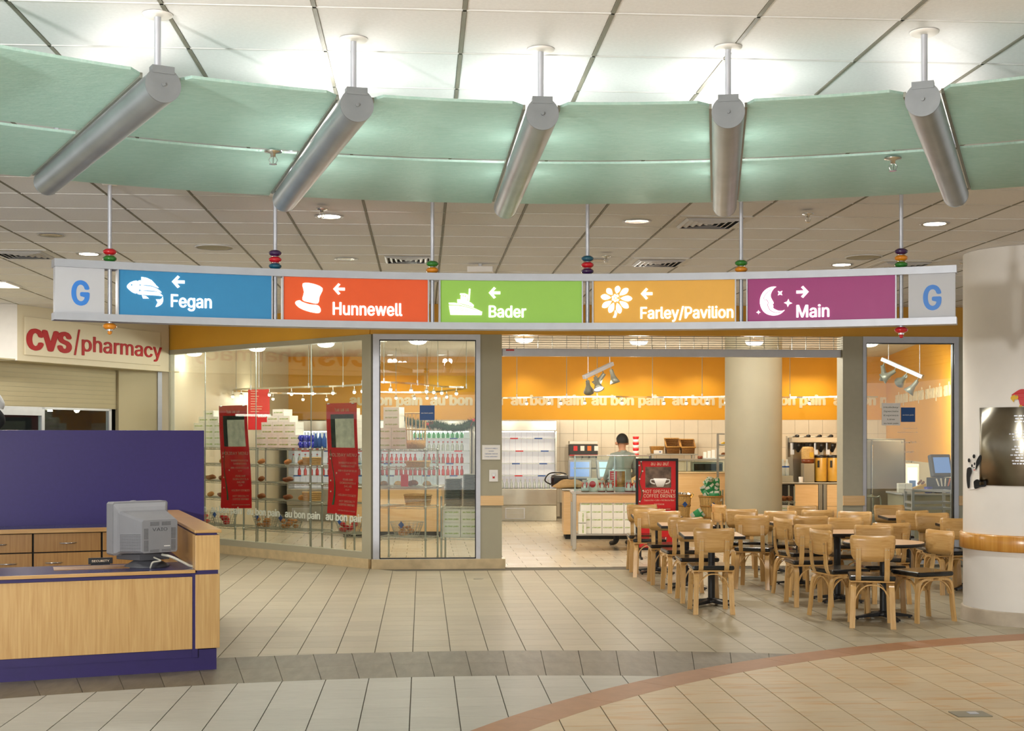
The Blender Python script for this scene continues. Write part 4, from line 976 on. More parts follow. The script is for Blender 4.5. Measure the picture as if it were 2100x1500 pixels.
def table(p, rot, label, rnd=0):
    t = E('cafe_table', label, 'table', p, rot, 'cafe tables with black pedestals')
    if rnd:
        MB().lathe([(0, .732), (.372, .732)], 40).build('table_top', 'laminate', t); MB().lathe([(0, .70), (.37, .70), (.382, .708), (.382, .727), (.372, .732)], 40).build('edge_band', 'black', t)
    else:
        MB().bbox(-.298, .298, -.298, .298, .702, .7325, .002).build('table_top', 'laminate', t)
        e = MB(); q = .306
        for s in (-1, 1): e.bbox(-q, q, s * .302 - .006, s * .302 + .006, .70, .731, .003); e.bbox(s * .302 - .006, s * .302 + .006, -q, q, .70, .731, .003)
        e.build('edge_band', 'black', t)
    MB().cyl((0, 0, .04), (0, 0, .70), .036, 18).build('pedestal', 'black', t)
    b = MB(); b.lathe([(.0, .075), (.045, .075), (.07, .05), (.075, .03), (0, .03)], 20)
    for k in range(4):
        a = k * math.pi / 2 + (0 if rnd else math.pi / 4)
        M_ = Matrix.Rotation(a, 4, 'Z'); vs = [M_ @ Vector(v) for v in ((.03, -.035, .028), (.03, .035, .028), (.29, .022, .012), (.29, -.022, .012), (.03, -.03, .07), (.03, .03, .07), (.29, .018, .028), (.29, -.018, .028))]
        b.add(vs, [(0, 1, 2, 3), (4, 7, 6, 5), (0, 4, 5, 1), (1, 5, 6, 2), (2, 6, 7, 3), (3, 7, 4, 0)]); f = M_ @ Vector((.27, 0, 0)); b.cyl((f.x, f.y, 0), (f.x, f.y, .014), .012, 8)
    b.build('cross_base', 'black', t)
    s_ = MB(); s_.box(-.2, .2, -.02, .02, .68, .70); s_.box(-.02, .02, -.2, .2, .68, .70); s_.build('top_bracket', 'black', t)
g0 = R(-5)
for u, z, rot, lb, rn in ((1459, 13.56, -6, 'square table nearest the hall in the left row', 0), (1407, 15.08, -6, 'square table in the middle of the left row', 0), (1346, 16.75, -6, 'square table at the far end of the left row', 0),
  (1590, 16.75, 0, 'square table in front of the inner round column', 0), (1639, 15.3, 0, 'square table in the middle of the middle row', 0), (1717, 13.9, 0, 'square table next behind the round table', 0), (1812, 12.56, 8, 'round table with black rim nearest the white column', 1),
  (1862, 16.5, -8, 'square table below the window with the paper notice', 0), (1988, 15.0, -8, 'square table half behind the white column', 0)):
    table(cw(zx(u, z), z), R(rot) - (0 if rn else 0), lb, rn)
# ================================================================== SHOP FRONT FITTINGS
gt = E('rolling_grille', 'raised silver rolling grille with bottom bar in the shop entrance', 'security grille', (fx(1030), Y0 + .06, 0), 0); GW = fx(1726) - fx(1030)
g_ = MB()
for k in range(6): g_.cyl((0, 0, 2.925 + k * .03), (GW, 0, 2.925 + k * .03), .004, 6)
for k in range(24): x = .1 + k * GW / 24; g_.box(x - .003, x + .003, -.006, .006, 2.90, 3.085)
g_.build('grille_links', 'alu_dark', gt, kind='stuff'); MB().bbox(0, GW, -.04, .04, 2.80, 2.905, .008).build('bottom_bar', 'alu', gt)
MB().box(.05, .16, -.042, -.04, 2.87, 2.89).build('sticker', 'red', gt)
o = E('pier_notice', 'small framed paper notice on the grey-green pier', 'notice', (fx(1007), Y0 - .032, fh(928, 1007)), 0)
MB().bbox(-.128, .128, -.006, 0, -.105, .105, .003).build('frame', 'pier_grey', o); MB().box(-.118, .118, -.008, -.005, -.095, .095).build('sheet', 'paper', o)
for k, s in enumerate(('THIS DISPLAY UMBRELLA', 'HAS BEEN', 'TEMPORARILY REMOVED', 'FOR REFURBISHMENT')): ob('lettering', setm(fit_text(s, .17 if k != 1 else .07, .013, .0, .0005), 'cloth_blue'), o, loc=(-.085 if k != 1 else -.035, -.0085, .045 - k * .036), rot=(R(90), 0, 0))
o = E('alarm_switch', 'white switch plate with key and red mark below the pier notice', 'switch', (fx(1012), Y0 - .031, fh(976, 1012)), 0)
MB().bbox(-.058, .058, -.012, 0, -.078, .078, .004).build('plate', 'white', o); MB().cyl((0, -.012, .012), (0, -.022, .012), .022, 14).build('key_barrel', 'chrome', o); MB().box(-.014, .014, -.016, -.011, -.035, -.008).build('button', 'red', o)
# ------------------------------------------------------------------ shop ceiling lamps
def pl_(p, e, r=.08, col=(1, .90, .74), name='lamp_light'):
    l = bpy.data.lights.new(name, 'POINT'); l.energy = e; l.shadow_soft_size = r; l.color = col
    o = bpy.data.objects.new(name, l); COL.objects.link(o); o.location = p; return o
for u, v, lb in ((398, 726, 'nearest the pharmacy'), (527, 716, 'second from the pharmacy'), (668, 707, 'third from the pharmacy'), (857, 701, 'in the narrow window beside the corner'), (1075, 698, 'behind the grille near the pier'), (1310, 703, 'behind the middle of the grille'), (1547, 704, 'above the inner round column'), (1783, 706, 'at the top of the window by the column')):
    DH = 3.06; p = onh(u, v, DH); d = E('dome_lamp', 'glowing dome lamp hung inside the shop, ' + lb, 'ceiling lamp', p, 0, 'dome lamps inside the shop')
    MB().lathe([(.13, .04), (.132, .02), (.125, .01)], 28).build('rim', 'white_paint', d); MB().lathe([(.125, .01), (.11, -.015), (.08, -.032), (.04, -.04), (.0, -.042)], 28).build('diffuser', 'lamp_dome', d)
    MB().lathe([(0, .06), (.05, .058), (.13, .04)], 24).build('cover', 'white_paint', d); MB().cyl((0, 0, .05), (0, 0, SHOPC - DH), .02, 12).build('stem', 'white_paint', d)
    pl_(p - Vector((0, 0, .14)), 42 if u > 450 else 7, .12, (1, .94, .84))
def headm():
    m_ = MB(); m_.cyl((0, 0, 0), (0, 0, -.05), .006, 8); m_.lathe([(.012, -.05), (.022, -.06), (.026, -.085)], 12); return m_.mesh('lamp_head', 'chrome')
HEADM = headm(); BULBM = MB().lathe([(.0, -.125), (.018, -.118), (.026, -.10), (.022, -.085), (0, -.08)], 10).mesh('bulb', 'bulb')
def monorail(label, pts, ts, hang, h):
    P = spl([cw(zx(u, z), z, h) for u, z in pts], 8); t_ = E('track_light', label, 'track light', P[0], 0); o0 = P[0]
    MB().ribbon([p - o0 for p in P], (0, 0, 1), .03, .010).build('rail', 'chrome', t_)
    for i in hang: q = P[i] - o0; MB().cyl(q, (q.x, q.y, SHOPC - h), .0055, 8).build('hanger', 'alu_dark', t_); MB().cyl((q.x, q.y, -.02), (q.x, q.y, .06), .013, 10).build('clamp', 'alu', t_)
    for i in ts:
        q = P[i] - o0; hd = ob('lamp_head', HEADM, t_, loc=q - Vector((0, 0, .015))); ob('bulb', BULBM, hd)
    return P
P = monorail('wavy chrome lighting rail with small bright bulbs across the yellow wall', [(1000, 25.0), (1060, 24.6), (1150, 24.2), (1250, 24.0), (1350, 24.3), (1440, 24.2), (1520, 23.8), (1620, 24.4), (1725, 24.0), (1800, 24.2)], (3, 10, 14, 16, 20, 26, 33, 37, 41, 45, 59, 64), (8, 17, 22, 31, 40, 46, 56, 67), 2.46)
for i in (4, 16, 28, 40, 58): pl_(P[i] - Vector((0, 0, .16)), 20, .05, (1, .90, .72))
P = monorail('looped chrome lighting rail with bright bulbs behind the angled glass', [(745, 20.6), (735, 21.0), (690, 21.6), (625, 21.9), (570, 22.4), (500, 22.9), (478, 23.6), (520, 24.4), (560, 25.0), (640, 25.4), (690, 25.2)], (4, 10, 17, 22, 28, 34, 41, 47, 52, 58, 64, 70, 76), (4, 14, 23, 38, 50, 60, 72), 2.56)
for i in (8, 30, 60): pl_(P[i] - Vector((0, 0, .16)), 14, .05, (1, .91, .74))
P = monorail('curved chrome lighting rail with bright bulbs behind the narrow window', [(778, 20.4), (830, 20.8), (880, 21.6), (915, 22.4), (960, 22.8), (900, 24.8), (850, 25.2), (780, 25.0)], (4, 10, 15, 18, 22, 27, 38, 41, 44, 48, 52), (2, 12, 20, 30, 44, 52), 2.58)
for i in (12, 44): pl_(P[i] - Vector((0, 0, .16)), 14, .05, (1, .91, .74))
def spotbar(u, v, z, rot, label, n=4, tilt=0):
    p = at(u, v, z); t_ = E('spotlight_bar', label, 'spotlight', p, (0, tilt, rot)); up = Matrix.Rotation(tilt, 3, 'Y').inverted() @ Vector((0, 0, 1)); MB().bbox(-.36, .36, -.03, .03, -.03, .03, .006).build('bar', 'alu', t_)
    for x in (-.25, .3): MB().cyl((x, 0, .02), Vector((x, 0, .02)) + up * (SHOPC - p.z + x * math.sin(tilt)), .005, 6).build('cable', 'alu', t_)
    for k in range(n):
        x = -.3 + .6 * k / (n - 1); M_ = Matrix.Translation((x, 0, -.10)) @ Matrix.Rotation(R((25, -30, 40, -15)[k % 4]), 4, 'X') @ Matrix.Rotation(R((-20, 25, 30, 10)[k % 4]), 4, 'Y')
        b = MB(); b.cyl((x, 0, -.03), (x, 0, -.11), .008, 8); c_ = MB(); c_.lathe([(.03, .02), (.035, -.07), (.05, -.12), (.085, -.2), (.083, -.2), (.05, -.14)], 18)
        b.add([M_ @ Vector(q) for q in c_.v], c_.f, 0, True); hd = b.build('spot_head', 'alu_dark', t_)
        b = MB(); c_ = MB(); c_.lathe([(0, -.175), (.072, -.185)], 16); b.add([M_ @ Vector(q) for q in c_.v], c_.f); b.build('lens', 'lamp_warm' if k in (1, 3) else 'lamp_dome', hd)
spotbar(1227, 760, 20.4, R(42), 'bar of four grey spotlights hanging in the shop entrance', 4, R(-19))
spotbar(1850, 755, 19.6, R(-48), 'bar of four spotlights seen through the window by the column', 4, R(24))
l = spot(at(1240, 785, 20.4), 330, 50, (1, .85, .62), .08, 'spot_beam'); l.rotation_euler = (R(72), 0, R(-12))
l = spot(at(1850, 785, 19.8), 420, 95, (1, .85, .62), .08, 'spot_beam'); l.rotation_euler = (R(70), 0, R(-35))
for u, lb in ((800, 'above the narrow window bottles'), (905, 'above the garland'), (1075, 'above the emptier lit case'), (1213, 'first of the close pair above the till'), (1236, 'second of the close pair above the till'), (1332, 'above the wicker baskets'), (1440, 'beside the inner column'), (1640, 'between the inner column and the coffee urns'), (1690, 'above the coffee urns')):
    p = onh(u, 728, SHOPC); d = E('wall_washer', 'small bright ceiling spot washing the yellow wall, ' + lb, 'ceiling light', p, 0, 'wall washers along the yellow wall')
    MB().lathe([(.06, -.002), (.075, -.008), (.08, 0)], 20).build('trim_ring', 'white_paint', d); MB().lathe([(0, -.005), (.062, -.004)], 20).build('lens', 'lamp_warm', d)
    spot(p - Vector((0, 0, .02)), 46 if 1213 != u else 30, 130, (1, .90, .70), .05, 'washer_beam')
# ------------------------------------------------------------------ wire shelving
def wireshelf(name, a, b, depth, hs, label, top=None, curve=0):
    a, b = Vector(a), Vector(b); d = b - a; L_ = d.length; rot = math.atan2(d.y, d.x)
    t_ = E(name, label, 'shelf unit', a, rot, 'chrome wire shelf units'); H = (top or hs[-1]) + .03
    for x in (0, L_):
        for y in (0, depth):
            p = MB(); p.cyl((x, y, .03), (x, y, H), .0135, 10); p.lathe([(0, 0), (.018, 0), (.016, .03)], 10, c=(x, y, 0)); p.build('post', 'wire', t_)
    for h in hs:
        s = MB()
        for y in (0, depth):
            for dz in (0, -.03): s.cyl((0, y, h + dz), (L_, y, h + dz), .004, 5, cap=False)
            n = int(L_ / .05); s.tube([(L_ * i / n, y, h - (.03 if i % 2 else 0)) for i in range(n + 1)], .003, 4)
        for x in (0, L_):
            for dz in (0, -.03): s.cyl((x, 0, h + dz), (x, depth, h + dz), .004, 5, cap=False)
        for i in range(int(L_ / .035)): s.box(.02 + i * .035 - .0018, .02 + i * .035 + .0018, 0, depth, h, h + .003)
        s.build('shelf', 'wire', t_)
        for x in (0, L_):
            c = MB()
            for y in (0, depth): c.lathe([(.0135, -.03), (.02, -.03), (.017, .008), (.0135, .008)], 10, c=(x, y, h))
            c.build('collar', 'wire', t_)
    return frame_to(a, rot), L_, rot
HS = (.32, .76, 1.03, 1.30, 1.56)
U = [wireshelf('wire_shelf_unit', cw(-5.35, 21.35), cw(-4.32, 20.55), .46, HS, 'wire shelf unit at the pharmacy end behind the first red banner'),
     wireshelf('wire_shelf_unit', cw(-4.16, 20.42), cw(-3.0, 19.58), .46, HS, 'wire shelf unit between the two red banners'),
     wireshelf('wire_shelf_unit', cw(-2.80, 19.42), cw(-2.27, 18.97), .46, HS, 'wire shelf unit behind the second red banner'),
     wireshelf('wire_shelf_unit', cw(-1.92, 18.55), cw(zx(873, 18.35), 18.30), .44, HS, 'wire shelf unit at the corner with the wicker stand on top'),
     wireshelf('wire_rack', cw(zx(905, 18.2), 18.2), cw(zx(1010, 18.2), 18.15), .46, (.34, .76), 'low wire rack holding the tray stacks beside the pier', .88)]
# white boxes with green lettering
BXM = MB().bbox(-.122, .122, -.09, .09, 0, .097, .002).mesh('carton', 'box_white'); BXT = setm(fit_text('au bon pain', .19, .022, .03, .0006), 'green_txt')
def carton(M_, x, y, z, label, group, rot, side=False):
    c = ob('carton', BXM, None, label, 'carton', group, loc=M_ @ Vector((x, y, z)), rot=rot); ob('lettering', BXT, c, loc=(-.095, -.0905, .04), rot=(R(90), 0, 0)); return c
for ui, xs_, rows, lb in ((0, .50, (3, 3, 3, 3, 2, 1), 'pyramid at the pharmacy end'), (1, .62, (4, 4, 3, 3, 2, 1), 'pyramid between the red banners'), (2, .36, (2, 2, 2, 2, 2, 1), 'pyramid behind the second red banner'), (3, .28, (2, 2, 2, 1, 1, 1), 'stepped pile beside the wicker stand')):
    M_, L_, rt = U[ui]
    for j, n in enumerate(rows):
        for i in range(n): carton(M_, xs_ + (i - (n - 1) / 2) * .247 - (.1 if ui == 3 else 0), .22, 1.564 + j * .098, 'white carton %s from the left, %s row up, ' % (ORD[i], ORD[j]) + lb, 'cartons ' + lb, rt)
M_, L_, rt = U[4]
for j in range(4):
    for i in range(3): carton(M_, .14 + i * .249, .12, .345 + j * .098, 'white carton under the trays, %s row up, %s from the left' % (ORD[j], ORD[i]), 'cartons under the trays', rt)
TRM = MB().bbox(-.105, .105, -.15, .15, 0, .013, .004).mesh('tray', 'tray')
for x, n, lb in ((.15, 19, 'shorter'), (.40, 22, 'taller')):
    for j in range(n): ob('serving_tray', TRM, None, 'dark green serving tray, %s from the bottom of the %s stack' % (ORD[j], lb), 'tray', '%s stack of trays' % lb, loc=M_ @ Vector((x, .2, .766 + .0205 * j)), rot=rt)
# baskets, loaves, mugs on the shelves
def basketm(r0, r1, h, n=22, rows=5, nm='wire_basket', mt='wire', th=.003, sx=1.3):
    b = MB()
    for k in range(n):
        a = 2 * math.pi * k / n; b.cyl((r0 * sx * math.cos(a), r0 * math.sin(a), 0), (r1 * sx * math.cos(a), r1 * math.sin(a), h), th, 4, cap=False)
    for j in range(rows + 1):
        r_ = r0 + (r1 - r0) * j / rows; b.tube([(r_ * sx * math.cos(2 * math.pi * i / 24), r_ * math.sin(2 * math.pi * i / 24), h * j / rows) for i in range(25)], th * (1.5 if j == rows else 1), 4)
    for k in range(-4, 5): x = k * r0 * sx / 5; w_ = r0 * math.sqrt(max(0, 1 - (k / 5) ** 2)); b.cyl((x, -w_, 0), (x, w_, 0), th, 4, cap=False)
    return b.mesh(nm, mt)
WB = basketm(.13, .19, .2); LOAF = []
for k in range(3):
    b = MB(); b.sphere((0, 0, .045), .05, 12, 8, sz=.8); me = b.mesh('loaf', 'bread' if k != 1 else 'pastry')
    for v in me.vertices: v.co.x *= 2.1 if k == 0 else 1.3; v.co.z += .008 * math.sin(v.co.x * 40)
    zmin = min(v.co.z for v in me.vertices)
    for v in me.vertices: v.co.z -= zmin
    LOAF.append(me)
TAG = MB().prism([(0, -.05), (.045, 0), (0, .05), (-.045, 0)], -.002, .002).mesh('price_tag', 'cloth_blue')
lbl = ('at the pharmacy end', 'between the banners', 'behind the second banner', 'at the corner')
for ui in range(4):
    M_, L_, rt = U[ui]
    for k, x in enumerate((.26, .78) if L_ > 1.2 else (L_ / 2,)):
        w_ = ob('wire_basket', WB, None, 'oval wire basket on the bottom shelf ' + lbl[ui] + (', end nearer the pharmacy' if k == 0 and L_ > 1.2 else (', end nearer the corner' if k else '')), 'basket', 'wire baskets on the bottom shelves', loc=M_ @ Vector((x, .22, .326)), rot=rt)
        ob('price_tag', TAG, w_, loc=(.0, -.195, .17), rot=(R(90), 0, 0))
        c = MB()
        for q in range(9): c.sphere((random.uniform(-.12, .12), random.uniform(-.07, .07), .04 + .04 * (q % 3)), .045, 8, 6, sz=.7)
        c.build('bagged_rolls', 'pastry' if ui % 2 else 'red', w_, kind='stuff')
    for h, mats_ in ((.763, (0, 1)), (1.033, (0, 2)), (1.303, (2, 1))):
        if ui == 2 and h > 1.2: continue
        for k in range(int(L_ / .3)):
            if random.random() < .25: continue
            ob('loaf', LOAF[random.choice(mats_)], None, 'loaf in the %s place from the left on the %s shelf %s' % (ORD[k], {.763: 'second', 1.033: 'third', 1.303: 'fourth'}[h], lbl[ui]), 'bread', 'loaves on the wire shelves ' + lbl[ui], loc=M_ @ Vector((.18 + k * .29, .2, h + .001)), rot=rt + random.uniform(-.3, .3))
M_, L_, rt = U[2]
mg = MB(); mg.lathe([(0, 0), (.036, 0), (.04, .01), (.042, .095), (.038, .095), (.036, .012), (0, .01)], 16)
MUG = mg.mesh('mug_body', 'cobalt'); HD = MB().tube(spl([(.04, 0, .078), (.066, 0, .07), (.068, 0, .04), (.04, 0, .025)], 4), .006, 6).mesh('handle', 'cobalt')
M1, L1, r1_ = U[1]
for j in range(2):
    for k in range(3):
        g_ = E('mug', 'cobalt blue mug, %s from the left in the %s row beside the second banner' % (ORD[k], 'upper' if j else 'lower'), 'mug', M1 @ Vector((L1 - .28 + k * .1, .10, 1.564 + j * .097)), r1_ + math.pi, 'stacked blue mugs'); ob('body', MUG, g_); ob('handle', HD, g_)
BT = MB().lathe([(0, 0), (.033, 0), (.035, .02), (.035, .13), (.014, .18), (.013, .22), (0, .22)], 12)
BLUEB = BT.mesh('bottle', 'cloth_blue')
for k in range(4): ob('bottle', BLUEB, None, 'blue bottle behind the mugs, %s from the left' % ORD[k], 'bottle', 'blue bottles behind the mugs', loc=M1 @ Vector((L1 - .30 + k * .09, .33, 1.564)), rot=0)
# tall wicker stand on the corner unit
M_, L_, rt = U[3]
ws_ = E('wicker_stand', 'tall open wicker stand on the top shelf at the corner', 'basket', M_ @ Vector((L_ - .24, .22, 1.564)), 0)
MB().lathe([(.0, .005), (.135, .0), (.14, .12), (.13, .12), (.125, .02)], 24).build('woven_base', 'wicker', ws_)
for k in range(16): a = k * math.pi / 8; MB().cyl((.132 * math.cos(a), .132 * math.sin(a), .1), (.145 * math.cos(a), .145 * math.sin(a), .5), .006, 6).build('cane', 'wicker_lt', ws_)
for h, r_ in ((.27, .141), (.5, .148)): MB().tube([(r_ * math.cos(2 * math.pi * i / 24), r_ * math.sin(2 * math.pi * i / 24), h) for i in range(25)], .010, 6).build('hoop', 'wicker_lt', ws_)
# flat baskets on the corner unit, second shelf, and signs
def woven(name, p, sx, sy, h, mt, label, rot=0, grp=None):
    o = E(name, label, 'basket', p, rot, grp); m_ = MB()
    for j in range(5):
        f = .86 + .14 * j / 4; x, y, z = sx * f, sy * f, h * (j + .5) / 5; q = [(x * math.copysign(abs(math.cos(a)) ** .6, math.cos(a)), y * math.copysign(abs(math.sin(a)) ** .6, math.sin(a)), z) for a in [2 * math.pi * i / 28 for i in range(29)]]
        m_.tube(q, h / 9, 6)
    m_.build('weave', mt, o); MB().bbox(-sx * .85, sx * .85, -sy * .85, sy * .85, 0, .012, .003).build('bottom', mt, o); return o
woven('flat_basket', M_ @ Vector((L_ - .2, .2, 1.304)), .17, .12, .09, 'wicker_lt', 'shallow pale basket on the fourth shelf at the corner', rt)
woven('flat_basket', M_ @ Vector((L_ - .2, .2, .764)), .18, .13, .16, 'wicker_lt', 'deep pale basket on the second shelf at the corner', rt)
woven('flat_basket', M1 @ Vector((L1 - .16, .2, 1.304)), .13, .11, .12, 'wicker_lt', 'square pale basket on the fourth shelf between the banners', r1_)
woven('flat_basket', M1 @ Vector((L1 - .16, .2, .764)), .13, .11, .14, 'wicker_lt', 'square pale basket on the second shelf between the banners', r1_)
o = E('shelf_card', 'small red card standing on the third shelf at the corner', 'card', M_ @ Vector((.42, .05, 1.034)), rt); MB().bbox(-.055, .055, -.004, .004, 0, .17, .001).build('card', 'red_sign', o); MB().box(-.05, .05, .0, .05, 0, .004).build('foot', 'red_sign', o)
# ------------------------------------------------------------------ hanging red banners on the angled glass
MSg = frame_to(B_, ang + math.pi)                       # x runs right along the glass, y into the shop
def banner(u0, u1, v0, v1, label, seed):
    sL, sR = LA - ax(u0), LA - ax(u1); zt = (cw(0, 0)); q = MSg @ Vector(((sL + sR) / 2, 0, 0)); z = q.x * SA + q.y * CA
    h1, h0 = EYE - (v0 - HY) / F * z, EYE - (v1 - HY) / F * z; W_ = sR - sL; H_ = h1 - h0
    t_ = E('hanging_banner', label, 'banner', MSg @ Vector((sL, .035, h0)), ang + math.pi)
    def S_(x, y):                                       # x 0..1 across, y 0..1 up -> curled sheet
        c = (1 - y) ** 2; return Vector((x * W_ + seed * .05 * c, .012 * math.sin(x * 3 + seed) + .05 * c * (x - .5) * seed + .02 * math.sin(y * 5), y * H_ + .03 * c * (x - .5) * seed))
    def patch(x0, x1, y0, y1, off, nx=6, ny=14):
        m_ = MB(); vs = [S_(x0 + (x1 - x0) * i / nx, y0 + (y1 - y0) * j / ny) + Vector((0, -off, 0)) for j in range(ny + 1) for i in range(nx + 1)]; k = len(vs)
        vs2 = [v + Vector((0, .0015, 0)) for v in vs]
        fs = [(j * (nx + 1) + i, j * (nx + 1) + i + 1, (j + 1) * (nx + 1) + i + 1, (j + 1) * (nx + 1) + i) for j in range(ny) for i in range(nx)]
        m_.add(vs + vs2, fs + [tuple(k + q_ for q_ in f[::-1]) for f in fs], 0, True); return m_
    patch(0, 1, 0, 1, 0).build('sheet', 'banner_red', t_)
    def words(s, x0, x1, y, ch, mt='cream_txt', mir=False):
        me = fit_text(s, (x1 - x0), ch, .0, .0004)
        for v in me.vertices:
            xx = x0 + (x1 - x0 - v.co.x if mir else v.co.x); p_ = S_(min(max(xx, 0), 1), y + v.co.y / H_); v.co = (p_.x, p_.y - .0035, p_.z)
        ob('lettering', setm(me, mt), t_)
    words('au au au!', .28, .74, .925, .05, mir=True)
    pc = patch(.28, .90, .60, .88, .003, 6, 8).build('picture', 'photo_cream', t_); patch(.14, .90, .86, .90, .0035, 4, 3).build('picture_edge', 'photo_dark', t_); patch(.14, .28, .60, .88, .0035, 3, 6).build('picture_edge', 'photo_dark', t_)
    for s, x0, x1, y, ch in (('HOLIDAY MENU', .06, .95, .52, .045), ('WARM FOCACCIA', .34, .94, .455, .028), ('SANDWICHES', .42, .88, .425, .028), ('ADD A SOUP OR SALAD', .32, .95, .385, .026), ('5.99', .58, .7, .355, .024), ('PEAR AND', .48, .82, .305, .028), ('GORGONZOLA', .38, .92, .275, .028), ('SALAD', .52, .78, .245, .028), ('5.29', .58, .7, .215, .024), ('HOLIDAY COOKIES', .34, .95, .165, .028), ('HOT SPECIALTY', .38, .92, .11, .028), ('COFFEE DRINKS', .38, .92, .08, .028), ('Gift Certificates Available', .36, .95, .03, .018)): words(s, x0, x1, y, ch)
    vine = MB(); vine.ribbon([S_(.16 + .06 * math.sin(y * 9 + seed), y) + Vector((0, -.004, 0)) for y in [.08 + .5 * i / 24 for i in range(25)]], (1, 0, 0), [.012 + .03 * (1 - i / 24) ** 3 for i in range(25)], .001); vine.build('vine_print', 'vine', t_)
    for y, x in ((.30, .08), (.37, .27), (.2, .09), (.5, .08)): q = S_(x, y); MB().cyl((q.x, q.y - .003, q.z), (q.x, q.y - .005, q.z), .012, 10).build('berry_print', 'cream_txt', t_)
    for x in (.1, .9): q = S_(x, .995); MB().cyl((q.x, q.y, q.z), (q.x, q.y - .034, q.z), .008, 8).build('suction_hook', 'bottle_clear', t_)
mat('frost', 'c9cfc2', .6); mat('photo_cream', 'd9d3bd', .4, var=.25, scale=9); mat('photo_dark', '1d2a22', .5, var=.5, scale=20); mat('vine', '1c5a34', .6); mat('photo_cafe', '6d5a4c', .4, var=.7, scale=9)
banner(446, 506, 832, 1043, 'red holiday menu banner hung in the glass nearer the pharmacy', 1.0)
banner(668, 729, 827, 1056, 'red holiday menu banner hung in the glass nearer the corner', -.4)
def square(u, v, w_, label, txt='au bon pain', mt='blue_sq', tm='white', hh=None, wobj=None):
    X = fx(u); hh = hh or w_; o = E('window_card', label, 'sign', (X, Y0 - .007, fh(v, u)), 0)
    MB().box(-w_ / 2, w_ / 2, 0, .004, -hh / 2, hh / 2).build('card', mt, o)
    for k, s in enumerate(txt.split('|')): ww = w_ * .8 * (1 if len(s) > 5 else .5); ob('lettering', setm(fit_text(s, ww, w_ * .075, .02, .0005), tm), o, loc=(-ww / 2, -.001, hh * .28 - k * hh * .18 if '|' in txt else -.01), rot=(R(90), 0, 0))
square(876, 847, .195, 'blue square shop card on the narrow window'); square(1862, 851, .195, 'blue square shop card on the window by the column beside the notice')
square(1827, 850, .255, 'white handwritten paper notice on the window by the column', 'Holiday|Specials|Express|Line|au bon pain', 'paper', 'alu_dark', .30)
gl = E('window_lettering', 'white lettering reading breakfast lunch snacks on the window by the column', 'lettering', (fx(1828), Y0 - .003, 0), 0)
for s, u, v, wd in (('welcome to our', 1852, 880, .2), ('neighborhood cafe', 1840, 888, .28), ('breakfast', 1848, 909, .21), ('lunch', 1855, 929, .13), ('snacks', 1852, 949, .15)): ob('lettering', setm(fit_text(s, wd, .03 if v > 890 else .015, .0, .0004), 'white'), gl, loc=(fx(u) - fx(1828), 0, fh(v, u)), rot=(R(90), 0, 0))
fr_ = E('window_lettering', 'frosted shop name lettering running low along the angled glass', 'lettering', MSg @ Vector((0, -.008, 0)), ang + math.pi)
x = .25
while x < LA - .8: ob('lettering', setm(fit_text('au bon pain', .78, .10, .03, .0004), 'frost'), fr_, loc=(x, 0, .60), rot=(R(90), 0, 0)) if 'frost' in MATS else None; x += .9
# ================================================================== INSIDE THE SHOP
mat('photo_food', 'a5763f', .4, var=.7, scale=14)
def unit(name, u0, u1, z0, z1, label, cat):            # Empty at the floor, local x to the right in view, y away; returns (empty, width, depth)
    a = cw(zx(u0, z0), z0); return E(name, label, cat, a, -YAW), (zx(u1, z0) - zx(u0, z0)), z1 - z0
def HV(v, z): return EYE - (v - HY) / F * z
# ------------------------------------------------------------------ refrigerated cases along the back wall
def cooler(u0, u1, label, seed, full, vx=.1):
    z0 = 26.9; t_, W_, D_ = unit('display_cooler', u0, u1, z0, 27.7, label, 'cooler'); t_['group'] = 'display coolers'
    lo, hi, H = HV(1003, z0), HV(884, z0), HV(863, z0)
    MB().bbox(0, W_, 0, D_, hi, H, .01).build('top_cowl', 'steel', t_); MB().bbox(0, W_, .0, D_, .33, lo, .01).build('front_apron', 'steel', t_); MB().bbox(0, W_, .05, D_, 0, .33, .01).build('base_panel', 'brushed', t_)
    for x in (0, W_ - .03): MB().box(x, x + .03, .03, D_, lo, hi).build('side_wall', 'steel', t_)
    MB().box(.03, W_ - .03, D_ - .04, D_, lo, hi).build('back_panel', 'panel_white', t_)
    n = int((W_ - .06) / .12); rb_ = MB()
    for k in range(1, n): rb_.box(.03 + k * .12, .034 + k * .12, D_ - .046, D_ - .04, lo, hi)
    rb_.build('panel_seams', 'alu', t_, kind='stuff'); MB().box(.05, W_ - .05, .10, .14, hi - .03, hi - .005).build('case_lamp', 'case_light', t_)
    g_ = MB().box(vx, vx + .4, .042, .05, .05, .27); vg = g_.build('vent_frame', 'alu', t_)
    for k in range(8): MB().box(vx + .02, vx + .38, .034, .042, .065 + k * .025, .08 + k * .025).build('vent_slat', 'pier_grey', vg)
    hs = [HV(v, z0) for v in (976, 951, 925, 899)]
    for h in hs:
        s = MB().box(.03, W_ - .03, .12, D_ - .06, h - .012, h).build('shelf', 'bottle_clear', t_)
        for k in range(3): x = .2 + k * W_ / 3 + random.uniform(-.1, .1); MB().box(x, x + .16, .112, .12, h - .02, h + .005).build('price_strip', 'cloth_blue' if random.random() < .8 else 'red', s)
    return t_, W_, D_, lo, hi, hs
random.seed(11)
BOT = {k: MB().lathe([(0, 0), (.032, 0), (.034, .015), (.034, .10), (.013, .145), (.012, .165), (.016, .167), (.016, .185), (0, .185)], 10) for k in 'x'}['x']
